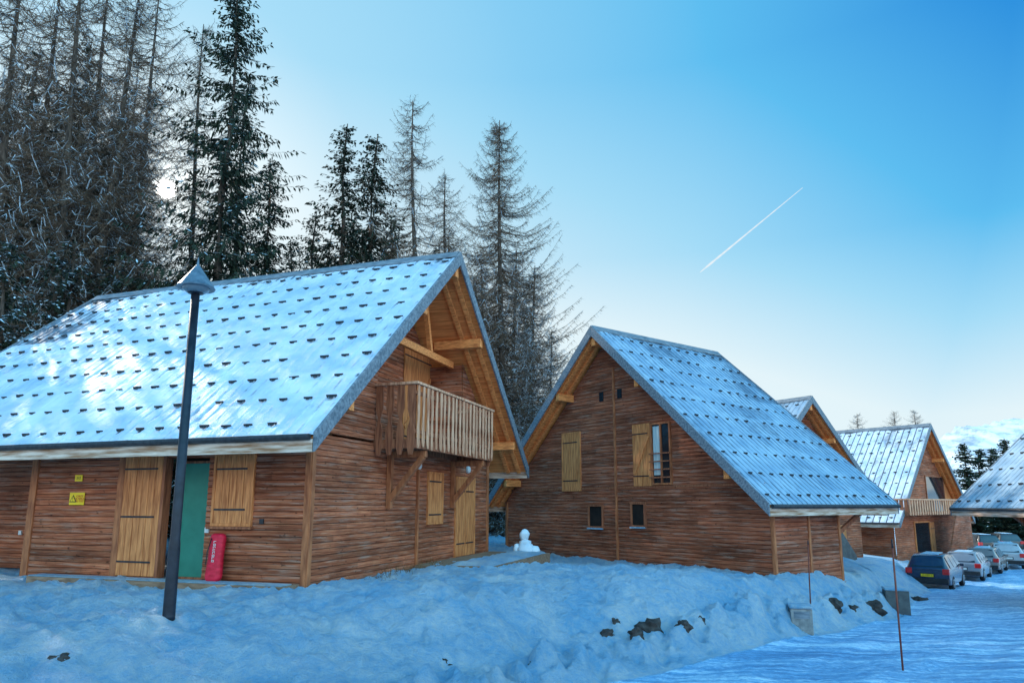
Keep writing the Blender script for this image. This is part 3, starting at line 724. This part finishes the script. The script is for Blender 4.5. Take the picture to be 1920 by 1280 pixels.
LAS = [larch(25, h=14, r=4.4, snow=.6, z0f=.03, dens=1.9, tw_n=8)]
def tree(name, meshes, nomh, px, Y, h, label, group, wide=1.0):
    a = ray(px, 500); x = a.x/a.y*Y
    o = empty(name, (x, Y, tz(x, Y, False)-.05), rng.random()*6.28); s = h/nomh; o.scale = (s*wide, s*wide, s)
    link('trunk', meshes[0], o); link('crown', meshes[1], o)
    tag(o, label, 'tree', group); return o
GF = 'front trees of the forest on the left'
for (px, Y, ms, h, wd, lab) in [
    (-20, 28, LA[1], 29, 1.0, 'bare larch cut by the left edge of the photo'),
    (48, 31, LA[3], 31, .9, 'tall thin larch trunk, second tree from the left in the forest front row'),
    (98, 29, LA[0], 30, .95, 'bare snow dusted larch, third tree from the left in the forest front row'),
    (150, 33, LA[3], 31, .95, 'tall thin larch trunk, fourth tree from the left in the forest front row'),
    (198, 31, LA[1], 30, .95, 'wide bare larch to the left of the shining sun'),
    (244, 34, LA[0], 31, .85, 'bare larch standing just left of the sun'),
    (352, 37, LA[2], 30, .85, 'slim bare larch standing just right of the sun')]:
    tree('larch_tree', ms, 22, px, Y, h, lab, GF, wd)
tree('spruce_tree', SP[2], 22, 408, 31, 28.5, 'largest dark spruce right of the sun above the big roof', GF, 0.90)
tree('spruce_tree', SP[0], 22, 436, 37, 27, 'dark spruce close behind the largest spruce', GF, 0.95)
tree('spruce_tree', SP[0], 22, 498, 36, 21, 'shorter dark spruce leaning against the right flank of the largest spruce', GF, 1.2)
tree('spruce_tree', SP[1], 22, 120, 34, 27, 'narrow dark spruce among the bare larches at upper left', GF, .9)
tree('spruce_tree', SP[0], 22, 15, 36, 28, 'dark spruce behind the larches near the left edge', GF, .85)
tree('spruce_tree', SPM, 22, 70, 32, 23, 'snow dusted spruce, left of the two tall frosted spruces at upper left', GF, 1.0)
tree('spruce_tree', SPM, 22, 170, 34, 21, 'snow dusted spruce, right of the two tall frosted spruces at upper left', GF, 1.0)
for (px, Y, ms, h, lab) in [(20, 24.5, SPL[0], 11.5, 'low snow laden spruce at the left edge behind the big roof'),
    (125, 28, SPL[1], 13, 'snow laden spruce over the left end of the big roof'),
    (215, 30, SPL[0], 13.5, 'snow laden spruce below and left of the sun'),
    (285, 32, SPL[1], 12.5, 'snow laden spruce directly below the sun'),
    (345, 34, SPL[0], 13, 'snow laden spruce behind the street lamp head')]:
    tree('spruce_tree', ms, 12, px, Y, h, lab, 'snow laden young spruces behind the big roof')
GM = 'trees behind the ridge of the big roof'
tree('spruce_tree', SP[1], 22, 636, 35, 22.6, 'narrow spruce, left of the twin spruces behind the big roof', GM, 1.25)
tree('spruce_tree', SP[0], 22, 692, 36, 22.4, 'narrow spruce, right of the twin spruces behind the big roof', GM, 1.35)
tree('larch_tree', LA[1], 22, 776, 36, 24.6, 'tall bare larch between the twin spruces and the lone larch', GM, 1.1)
tree('larch_tree', LA[2], 22, 842, 39, 21.5, 'thin bare larch left of the lone broad larch', GM, 1.2)
tree('larch_tree', LB, 22, 940, 36, 23.2, 'lone broad bare larch rising between the two big chalets', GM, 1.12)
tree('larch_tree', LAS[0], 14, 1000, 38, 15.5, 'snow dusted larch below the lone broad larch', GM, 1.0)
tree('larch_tree', LAS[0], 14, 1032, 41, 12.5, 'small snow dusted larch beside the peak of the middle chalet', GM, 1.0)
tree('larch_tree', LAS[0], 14, 965, 41, 17.5, 'snow dusted larch behind the trunk of the lone broad larch', GM, 1.0)
tree('larch_tree', LAS[0], 14, 905, 40, 17, 'snow dusted larch left below the lone broad larch', GM, 1.0)
tree('larch_tree', LAS[0], 14, 985, 35, 11, 'low snow dusted larch closest behind the gap of the two big chalets', GM, 1.0)
tree('spruce_tree', SP[0], 22, 985, 46, 15.5, 'dark spruce low behind the snow dusted larches between the chalets', GM, 1.6)
tree('spruce_tree', SP[0], 22, 735, 44, 21, 'dark spruce filling the gap behind the tall bare larch', GM, 1.4)
tree('spruce_tree', SP[1], 22, 585, 42, 20.5, 'narrow spruce left of the twin spruces', GM, 1.3)
tree('spruce_tree', SP[0], 22, 548, 47, 20.5, 'dark spruce low in the gap right of the largest spruce', GM, 1.4)
tree('spruce_tree', SP[0], 22, 655, 46, 22, 'dark spruce between and behind the twin spruces', GM, 1.4)
tree('spruce_tree', SP[1], 22, 820, 48, 20.5, 'low dark spruce behind the thin bare larch', GM, 1.5)
tree('spruce_tree', SP[1], 22, 890, 50, 19, 'dark spruce low behind the left side of the lone broad larch', GM, 1.5)
tree('spruce_tree', SPM, 22, 612, 40, 18, 'frosted spruce low in front of the twin spruces', GM, 1.15)
tree('spruce_tree', SPM, 22, 722, 40, 18, 'frosted spruce low to the right of the twin spruces', GM, 1.15)
tree('spruce_tree', SPM, 22, 858, 43, 17.5, 'frosted spruce low beside the roof peak of the big chalet', GM, 1.15)
GB = 'trees deep in the forest'
for i in range(20):
    px = -60+i*21+rng.uniform(-8,8); Y = rng.uniform(38,55)
    if 266 < px < 350: px -= 88
    if i % 4: tree('larch_tree', LA[i % 4], 22, px, Y, rng.uniform(26,34), 'tall thin bare tree deep in the forest behind the front row', GB, .85)
    else: tree('spruce_tree', SP[(i//2) % 2], 22, px, Y, rng.uniform(23,29), 'dark spruce deep in the forest behind the front row', 'spruces deep in the forest', .9)
for i in range(10):
    px = 420+i*54+rng.uniform(-10,10); Y = rng.uniform(44,56)
    tree('larch_tree', LAS[0] if i % 2 else LA[i % 4], 14 if i % 2 else 22, px, Y, rng.uniform(16,21), 'lower bare tree behind the ridge trees', 'lower trees behind the ridge trees', 1.0)
for i, (px, Y, h) in enumerate(((-160,28,25),(-260,27,25),(-350,29,27),(-420,25,26))):  # added trees out of view, placed to keep sun off the foreground snow
    tree('spruce_tree', SP[i % 3], 22, px, Y, h, 'dark spruce added beyond the left edge to shade the foreground', 'added shade spruces beyond the left edge', 1.05)
for px, Y, h, lab in ((1580,70,13.2,'first distant bare larch left above the far roofs'),(1652,74,14.0,'middle distant bare larch above the far roofs'),(1686,72,14.0,'right distant bare larch above the far roofs')):
    tree('larch_tree', LA[1], 22, px, Y, h, lab, 'distant larches above the far roofs', 1.3)
for px, Y, h, lab in ((1768,66,10.0,'distant pine just right of the balcony chalet roof'),(1795,70,9.8,'second distant pine right of the balcony chalet roof'),(1842,72,11.0,'distant pine in the middle before the snowy mountain'),(1868,68,9.6,'lower distant pine right of the middle one'),(1902,62,10.8,'distant pine at the right edge above the roof corner'),(1935,74,11,'distant pine cut by the right edge of the photo'),(1818,84,11.0,'farthest small distant pine before the mountain')):
    tree('pine_tree', SPD, 12, px, Y, h, lab, 'distant pines at right', 1.35)

# ================================================================== SMALL THINGS
p = ground_hit(316, 1158); lp = empty('street_lamp', p); tag(lp, 'tall black street lamp with a pointed cone cap before the big chalet', 'street lamp')
top_z = at(369, 552, p.y).z-p.z
m = MB(); m.lathe([(.082,-.4),(.082,.02),(.077,.9),(.073,1.0),(.066,1.05),(.060,top_z)], n=18); m.build('pole', M['post'], lp, True)
m = MB(); m.lathe([(.084,-.02),(.084,.035),(.078,.05)], n=18); m.build('base_collar', M['post'], lp, True)
m = MB(); m.lathe([(.060,top_z),(.11,top_z+.015),(.12,top_z+.03),(.05,top_z+.04)], n=18); m.build('neck', M['post'], lp, True)
m = MB(); m.lathe([(.11,top_z+.02),(.17,top_z+.05),(.20,top_z+.09),(.19,top_z+.12)], n=20); m.build('lamp_glass', M['lampglass'], lp, True)
m = MB(); m.lathe([(.265,top_z+.09),(.27,top_z+.105),(.02,top_z+.46),(.012,top_z+.53),(.004,top_z+.58)], n=16); m.build('lamp_cap', M['cap'], lp)
for (bx_, by_, tx, ty, lab) in ((1693,1258,1672,1010,'nearest thin red snow pole standing in the road edge at lower right'),(1519,1132,1515,1012,'thin red snow pole beside the concrete box')):
    p = ground_hit(bx_, by_); tp = at(tx, ty, p.y+.02); o = empty('snow_pole', p); tag(o, lab, 'pole', 'snow poles')
    d = Vector(tp)-p; m = MB(); m.tube([Vector((0,0,-.3)), d*.5, d*.93], [.016,.015,.014], 8); m.build('shaft', M['pole'], o, True)
    m = MB(); m.tube([d*.93, d], [.0145,.013], 8); m.build('tip', M['dark'], o, True)
# snowboard bag leaning on the wall
bg = empty('snowboard_bag', H.M @ Vector((0,0,0)), R(-18.2)); tag(bg, 'slim red snowboard bag leaning upright on the wall beside the teal door', 'bag')
ua, _ = H.hy(391, 1050, -5.1); ub, _ = H.hy(417, 1050, -5.1); _, zt_ = H.hy(405, 999, -5.05); w = (ub-ua)/2; uc = (ua+ub)/2; zb = .11
hgt = zt_-zb; out = []
for i in range(28):
    a = i/28*6.28319; cx = math.cos(a); sy = math.sin(a)
    ex = math.copysign(abs(cx)**.5, cx)*w; ez = math.copysign(abs(sy)**.22, sy)*hgt/2
    ex *= 1-.07*math.cos(ez/hgt*6.28)-.10*(ez/hgt)
    out.append((ex-.05*(ez/hgt), ez+hgt/2))
m = MB(); rings = []
for sc, th in ((.82,-.06),(.97,-.045),(1.0,.0),(.97,.04),(.82,.065),(.4,.075)):
    for ex, ez in out:
        z = (ez-hgt/2)*((sc+4)/5)+hgt/2
        rings.append((uc+ex*sc, -5.03-.13*(1-z/hgt)-th, zb+z))
n_ = 28; fs = [(i*n_+k, i*n_+(k+1)%n_, (i+1)*n_+(k+1)%n_, (i+1)*n_+k) for i in range(5) for k in range(n_)]+[tuple(range(n_)), tuple(5*n_+k for k in range(n_))]
m.add(rings, fs); m.build('bag_body', M['bag'], bg, True)
m = MB()
for i in range(8):
    t = .82-.056*i; z = zb+hgt*t; yy = -5.03-.13*(1-t)-.086; xx = uc+.01-.05*(t-.5)
    m.bx(xx-.030, xx-.019, yy-.004, yy, z-.019, z+.019); m.bx(xx-.018, xx+.026, yy-.004, yy, z+.009, z+.019)
    if i % 2: m.bx(xx-.018, xx+.026, yy-.004, yy, z-.019, z-.009)
    if i % 3: m.bx(xx+.015, xx+.026, yy-.004, yy, z-.008, z+.008)
m.build('bag_lettering', M['white'], bg)
m = MB(); m.tube([(uc-.10,-5.13,zb+.9*hgt),(uc-.12,-5.20,zb+hgt*.6),(uc-.10,-5.24,zb+hgt*.35)], [.01]*3, 6); m.build('strap', M['dark'], bg, True)
tr = empty('terrace', H.M @ Vector((0,0,0)), R(-18.2)); tag(tr, 'low wooden terrace with snow at the foot of the big chalet gable', 'terrace')
m = MB()
for i in range(13): m.bx(.12+i*.15, .12+i*.15+.14, -.6, 4.6, .06, .1)
m.build('deck_board', M['deck'], tr); m = MB(); m.bx(.12, 2.05, -.62, -.57, -.25, .095); m.bx(2.06, 2.11, -.62, 4.6, -.25, .095); m.build('skirt', M['deck'], tr)
m = MB(); vs = []
for i in range(20):
    for j in range(40):
        x = .9+i*.06; y = -.4+j*.126; e_ = min(i, 19-i, j, 39-j); vs.append((x+.04*noise.noise(Vector((y*3,1,1))), y, .098+(.06+.05*noise.noise(Vector((x*3,y*3,0))))*sm(e_/2.5)))
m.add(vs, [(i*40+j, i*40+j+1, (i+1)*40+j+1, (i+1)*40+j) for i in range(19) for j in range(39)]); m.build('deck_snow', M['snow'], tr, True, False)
p = ground_hit(987, 1046); sn = empty('snowman', p); tag(sn, 'small lumpy snowman bust on the mound between the chalets', 'snowman')
bm = bmesh.new(); k = p.y/1280*1.15
def lump(c, r):
    g_ = bmesh.ops.create_icosphere(bm, subdivisions=3, radius=1)
    for v in g_['verts']:
        f = 1+.20*noise.noise(v.co*2.3+Vector(c)*3); v.co = Vector((v.co.x*r[0]*f+c[0], v.co.y*r[1]*f+c[1], v.co.z*r[2]*f+c[2]))
lump((2*k,0,0), (32*k,24*k,10*k)); lump((-1*k,0,11*k), (15*k,12*k,14*k)); lump((-2*k,0,22*k), (10*k,9*k,8*k)); lump((-3*k,0,36*k), (8*k,7.5*k,9.5*k)); lump((-15*k,0,13*k), (6*k,5*k,10*k)); lump((14*k,0,10*k), (8*k,6*k,9*k)); lump((-2.5*k,0,29*k), (5*k,5*k,5*k))
me = bpy.data.meshes.new('body'); bm.to_mesh(me); bm.free(); me.materials.append(M['snowtree']); me.polygons.foreach_set('use_smooth', [True]*len(me.polygons)); link('body', me, sn)
def rock(px, py, w, h, lab, i):
    p = ground_hit(px, py); s_ = p.y/1280
    bm = bmesh.new(); g_ = bmesh.ops.create_icosphere(bm, subdivisions=3, radius=1)
    for v in g_['verts']:
        q = v.co.copy(); f = 1+.6*noise.noise(q*1.6+Vector((i*3.1,0,0)))+.3*noise.noise(q*4+Vector((i,1,0)))
        v.co = Vector((q.x*w*s_*f, q.y*w*s_*.7*f, q.z*h*s_*f))
    me = bpy.data.meshes.new('rock'); bm.to_mesh(me); bm.free(); me.materials.append(M['rock'])
    o = link('rock', me); o.location = p+Vector((0,.05,-.02)); tag(o, lab, 'rock', 'dark rocks poking from the snow bank')
for i, (px, py, w, h, lab) in enumerate([(1220,1180,26,20,'largest dark rock in the middle of the snow bank'),(1193,1188,14,11,'dark rock touching the left of the largest bank rock'),(1139,1188,14,9,'flat dark rock at the left end of the bank rocks'),(1155,1168,8,11,'small upright dark rock above the flat rock'),(1283,1172,14,10,'dark rock right of the largest bank rock'),(1316,1165,7,10,'small dark rock farthest right of the bank cluster'),(1565,1134,16,12,'dark rock right of the concrete box'),(1638,1140,20,13,'dark rock left of the grey cabinet'),(1602,1140,9,8,'small dark rock midway between concrete box and grey cabinet'),(1722,1126,13,9,'dark rock right of the grey cabinet'),(110,1233,17,8,'dark rock alone in the snow at lower left'),(832,1243,12,7,'dark rock low in the snow at bottom centre'),(1000,1243,8,5,'small dark rock right of the bottom centre rock')]):
    rock(px, py, w, h, lab, i)
p = ground_hit(1501, 1160); k = p.y/1280; o = empty('utility_box', p, R(-15)); tag(o, 'pale concrete utility box with snow on top in the bank', 'box')
m = MB(); m.bx(-18*k, 18*k, -.25, .25, -.3, 20*k); bo = m.build('body', M['concrete'], o, bevel=.02)
m = MB(); m.bx(-13*k, 13*k, -.262, -.25, 4*k, 16*k); m.build('door', M['grey'], bo)
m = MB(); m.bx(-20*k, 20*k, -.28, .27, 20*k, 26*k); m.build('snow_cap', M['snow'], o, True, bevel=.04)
p = ground_hit(1682, 1142); k = p.y/1280; o = empty('utility_cabinet', p, R(-20)); tag(o, 'dark grey utility cabinet half sunk beside the road', 'cabinet')
m = MB(); m.bx(-19*k, 19*k, -.3, .3, -.4, 34*k); bo = m.build('body', M['cabinet'], o, bevel=.02)
m = MB(); m.bx(-16*k, -1*k, -.312, -.3, 4*k, 29*k); m.bx(1*k, 16*k, -.312, -.3, 4*k, 29*k); m.build('door', M['cabinet'], bo, bevel=.004)
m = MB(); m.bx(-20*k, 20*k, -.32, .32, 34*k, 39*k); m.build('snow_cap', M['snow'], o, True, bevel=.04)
m = MB(); rg = random.Random(5)
for i in range(260):
    y = rg.uniform(-4.0, -.5) if rg.random() < .8 else rg.uniform(-.5,.4); x = .1+abs(rg.gauss(0,.25)); w_ = H.M @ Vector((x, y, 0)); z = tz(w_.x, w_.y)
    h = rg.uniform(.06,.26)*(.5 if y < -2.5 else 1); q = Vector((rg.uniform(-.12,.12), rg.uniform(-.12,.12), h))
    b0 = Vector((w_.x, w_.y, z-.02)); m.add([b0+Vector((.005,0,0)), b0-Vector((.005,0,0)), b0+q], [(0,1,2)])
g = m.build('dry_grass', M['grass'], None, False, False); g['kind'] = 'stuff'; tag(g, 'dry grass stalks poking from the snow along the chalet gable', 'grass')
a = at(1312, 511, 5000); b2 = at(1505, 352, 5000); m = MB(); d = b2-a; n_ = 60
m.tube([a+d*(i/n_) for i in range(n_+1)], [max(.8,(9.5+3.0*noise.noise(Vector((i*.5,0,0))))*(1-.72*i/n_)*min(1,(i+1)/6)) for i in range(n_+1)], 16)
mt, nt, b = base('contrail_vapour'); nt.nodes.remove(b)
em = nd(nt, 'ShaderNodeEmission'); em.inputs[0].default_value = (.95,.98,1,1); em.inputs[1].default_value = .95
trn = nd(nt, 'ShaderNodeBsdfTransparent'); mx = nd(nt, 'ShaderNodeMixShader'); out_ = nt.nodes['Material Output']
n = nz(nt, mapv(nt, (1,1,1)), .02, 4); rr = ramp(nt, n, [(.25,.25),(.6,.62)])
lw = nd(nt, 'ShaderNodeLayerWeight'); lw.inputs[0].default_value = .5; lr = ramp(nt, lw.outputs['Facing'], [(.15,1.0),(.95,0.0)])
ml = nd(nt, 'ShaderNodeMath', operation='MULTIPLY'); nt.links.new(rr.outputs[0], ml.inputs[0]); nt.links.new(lr.outputs[0], ml.inputs[1])
nt.links.new(ml.outputs[0], mx.inputs[0]); nt.links.new(trn.outputs[0], mx.inputs[1]); nt.links.new(em.outputs[0], mx.inputs[2]); nt.links.new(mx.outputs[0], out_.inputs[0])
g = m.build('contrail', mt, None, True); tag(g, 'thin white aircraft contrail crossing the blue sky', 'contrail')

# ================================================================== CARS
def car(px, Y, heading, col, lab, h=1.66, plate=('yellow','23-HPH-8'), L=4.4):
    a = ray(px, 1060); x = a.x/a.y*Y; z = tz(x, Y, False)
    o = empty('parked_car', (x, Y, z+.02), heading); tag(o, lab, 'car', 'cars parked along the road')
    k = h/1.66; lx = L/4.4
    st = [(-2.22,.55,.62,.80,.96,.72,.99),(-2.16,.36,.86,.90,1.02,.74,1.07),(-2.02,.30,.90,.91,1.03,.70,1.36),(-1.82,.28,.91,.92,1.03,.64,1.60),(-1.3,.27,.91,.92,1.02,.66,1.66),(-.1,.27,.91,.92,1.0,.66,1.66),(.4,.27,.91,.92,.99,.64,1.58),(1.15,.27,.91,.92,.97,.72,1.06),(1.8,.29,.88,.90,.93,.70,.98),(2.12,.36,.80,.82,.80,.62,.86),(2.2,.45,.66,.68,.62,.5,.66)]
    m = MB(); vs = []; fs = []
    for (X, zb, wb, wm, zm, wr, zt) in st:
        ring = [(-wb,zb),(-wm,(zb+zm)/2),(-wm*.985,zm),(-wr,zt),(-wr*.5,zt+.025),(wr*.5,zt+.025),(wr,zt),(wm*.985,zm),(wm,(zb+zm)/2),(wb,zb)]
        vs += [(X*lx, y, zz*k) for y, zz in ring]
    n_ = 10
    for i in range(len(st)-1):
        for q in range(n_): fs.append((i*n_+q, i*n_+(q+1)%n_, (i+1)*n_+(q+1)%n_, (i+1)*n_+q))
    fs += [tuple(range(n_)), tuple((len(st)-1)*n_+q for q in range(n_))]
    m.add(vs, fs); body = m.build('body', col, o, True, bevel=.03)
    m = MB(); m.add([(-2.165*lx,-.66,1.10*k),(-2.165*lx,.66,1.10*k),(-1.86*lx,.58,1.58*k),(-1.86*lx,-.58,1.58*k)], [(0,1,2,3)]); m.build('rear_window', M['glass'], o)
    for s in (-1, 1):
        m = MB()
        for x0, x1, x2, x3 in ((-1.75,-.98,-.98,-1.68),(-.90,-.02,-.02,-.90),(.06,.98,.40,.06)):
            m.add([(x0*lx,s*.925,1.06*k),(x1*lx,s*.925,1.05*k),(x2*lx,s*.695,1.57*k),(x3*lx,s*.695,1.57*k)], [(0,1,2,3)])
        m.build('side_window', M['glass'], o)
        m = MB(); m.bx(-2.26*lx, -2.05*lx, s*.78-.14, s*.78+.14, .78*k, 1.04*k); m.build('tail_light', M['tail'], o, bevel=.02)
        m = MB(); m.bx(.72*lx, .84*lx, s*1.0-.09, s*1.0+.09, 1.0*k, 1.14*k); m.build('wing_mirror', col, o, bevel=.03)
        for X in (-1.33, 1.35):
            w = MB(); w.tube([(X*lx, s*.72, .34),(X*lx, s*.74, .34),(X*lx, s*.90, .34),(X*lx, s*.93, .34)], [.30,.345,.345,.31], 20)
            wh = w.build('wheel', M['tyre'], o, bevel=.01)
            w = MB(); w.tube([(X*lx, s*.90, .34),(X*lx, s*.937, .34)], [.21,.19], 16)
            for q in range(5):
                an = q*1.2566; w.beam((X*lx, s*.94, .34), (X*lx+.2*math.cos(an), s*.94, .34+.2*math.sin(an)), .05, .02)
            w.build('rim', M['rim'], wh)
    m = MB(); m.bx(-2.27*lx, -2.05*lx, -.86, .86, .34*k, .58*k); m.build('bumper', M['plastic'], o, bevel=.03)
    m = MB(); m.bx(-2.275*lx, -2.25*lx, -.26, .26, .66*k, .78*k); pl = m.build('number_plate', M[plate[0]], o)
    m = MB(); m.bx(-2.262*lx, -2.2*lx, -.30, .30, .63*k, .81*k); m.build('plate_recess', M['plastic'], o)
    if plate[1]: text('plate_lettering', plate[1], .11, M['black'], pl, (-2.28*lx, 0, .72*k), (0,-1,0), (0,0,1))
    m = MB(); m.add([(X, y, zz) for X, y, zz in [(-1.55*lx,-.45,1.655*k),(-1.5*lx,.4,1.655*k),(.0*lx,.42,1.68*k),(-.1*lx,-.4,1.68*k),(-1.48*lx,-.4,1.695*k),(-1.45*lx,.34,1.695*k),(-.1*lx,.35,1.715*k),(-.2,-.35,1.715*k)]], [(0,3,2,1),(4,5,6,7),(0,1,5,4),(1,2,6,5),(2,3,7,6),(3,0,4,7)])
    m.build('roof_snow', M['snow'], o, True, bevel=.02)
    return o
hd = math.atan2(.75,.66)
car(1755, 35.5, hd, paint('navy_paint', (.010,.024,.06)), 'nearest parked car, a navy blue estate with yellow number plate', 1.66)
car(1814, 40.0, hd, paint('silver_paint', (.20,.22,.25)), 'silver hatchback, second in the row behind the navy car', 1.5, ('white',''), 4.1)
car(1850, 44.0, hd, paint('beige_paint', (.20,.17,.155)), 'beige grey car, third in the row before the balcony chalet', 1.48, ('white',''))
car(1888, 47, hd+.15, paint('white_paint', (.38,.39,.41)), 'white estate car near the right edge, last of the row', 1.6, ('white',''))
car(1836, 60, hd+.6, paint('black_paint', (.012,.013,.016)), 'black car far behind the row, left of the two dark ones', 1.6, ('white',''))
car(1880, 62, hd+.5, paint('charcoal_paint', (.03,.034,.038)), 'dark car far behind the white car under the roof corner', 1.6, ('white',''))

# ================================================================== LIGHT AND SKY
AZ, EL = R(-50), R(32)
sd = Vector((math.sin(AZ)*math.cos(EL), math.cos(AZ)*math.cos(EL), math.sin(EL)))
su = bpy.data.lights.new('Sun', 'SUN'); su.energy = 5.0; su.angle = R(.5); su.color = (1,.92,.80)
so = bpy.data.objects.new('Sun', su); C.objects.link(so); so.rotation_euler = (-sd).to_track_quat('-Z','Y').to_euler(); so.location = (-30,40,40)
gv = ray(310, 355).normalized()
W = bpy.data.worlds.new('World'); S.world = W; W.use_nodes = True; nt = W.node_tree; bgn = nt.nodes['Background']
sky = nd(nt, 'ShaderNodeTexSky', sky_type='NISHITA', sun_disc=False, sun_elevation=EL, sun_rotation=AZ)
tc = nd(nt, 'ShaderNodeTexCoord'); nrm = nd(nt, 'ShaderNodeVectorMath', operation='NORMALIZE'); nt.links.new(tc.outputs['Generated'], nrm.inputs[0])
dot = nd(nt, 'ShaderNodeVectorMath', operation='DOT_PRODUCT'); dot.inputs[1].default_value = gv; nt.links.new(nrm.outputs[0], dot.inputs[0]); D = dot.outputs['Value']
sx = nd(nt, 'ShaderNodeSeparateXYZ'); nt.links.new(nrm.outputs[0], sx.inputs[0])
A = ramp(nt, sx.outputs[2], [(0,1.0),(.11,.95),(.21,.66),(.345,.30),(.56,.0)])
hm = nd(nt, 'ShaderNodeMath', operation='MULTIPLY_ADD'); hm.inputs[1].default_value = .5; hm.inputs[2].default_value = .5; nt.links.new(D, hm.inputs[0])
B = ramp(nt, hm.outputs[0], [(0,.48),(.45,.38),(.64,.1),(.75,.02),(.88,.37),(.94,.50),(.985,.66),(1,.84)])
T = nd(nt, 'ShaderNodeMath', operation='ADD'); T.use_clamp = True; nt.links.new(A.outputs[0], T.inputs[0]); nt.links.new(B.outputs[0], T.inputs[1])
col = ramp(nt, T.outputs[0], [(0,(.007,.25,.74)),(.35,(.11,.53,.91)),(.65,(.38,.74,.965)),(1,(.80,.94,.99))])
def mth(op, a, b):
    n = nd(nt, 'ShaderNodeMath', operation=op)
    for i, v in enumerate((a, b)):
        if hasattr(v, 'is_output'): nt.links.new(v, n.inputs[i])
        else: n.inputs[i].default_value = v
    return n.outputs[0]
# sky behind the camera boosted as added fill light, most of all high up
br = ramp(nt, hm.outputs[0], [(0,1.0),(.42,.92),(.67,0.0)])
ev = ramp(nt, sx.outputs[2], [(0,.36),(.25,.55),(.7,1.0)])
col2 = nd(nt, 'ShaderNodeVectorMath', operation='SCALE'); nt.links.new(col.outputs[0], col2.inputs[0])
nt.links.new(mth('ADD', mth('MULTIPLY', mth('MULTIPLY', br.outputs[0], ev.outputs[0]), 3.0), 1.0), col2.inputs['Scale'])
dp = mth('MAXIMUM', D, 0.0)
glow = mth('ADD', mth('ADD', mth('MULTIPLY', mth('POWER', dp, 120.0), .16), mth('MULTIPLY', mth('POWER', dp, 1500.0), .5)), mth('MULTIPLY', mth('POWER', dp, 80000.0), 900.0))
gl = nd(nt, 'ShaderNodeVectorMath', operation='SCALE'); gl.inputs[0].default_value = (1,.96,.88); nt.links.new(glow, gl.inputs['Scale'])
ad = nd(nt, 'ShaderNodeVectorMath', operation='ADD'); nt.links.new(col2.outputs[0], ad.inputs[0]); nt.links.new(gl.outputs[0], ad.inputs[1])
sc = nd(nt, 'ShaderNodeVectorMath', operation='SCALE'); sc.inputs['Scale'].default_value = 10.0; nt.links.new(ad.outputs[0], sc.inputs[0])
nt.links.new(mixc(nt, .06, sc.outputs[0], sky.outputs[0]), bgn.inputs[0]); bgn.inputs[1].default_value = .1

cam = bpy.data.cameras.new('Camera'); co = bpy.data.objects.new('Camera', cam); C.objects.link(co)
co.location = CAM; co.rotation_euler = (R(90)+TH, 0, 0); cam.lens = 24; cam.sensor_width = 36; cam.shift_y = 80/1920
cam.clip_start = .1; cam.clip_end = 20000; S.camera = co
S.view_settings.view_transform = 'Standard'; S.view_settings.look = 'None'; S.view_settings.exposure = 0
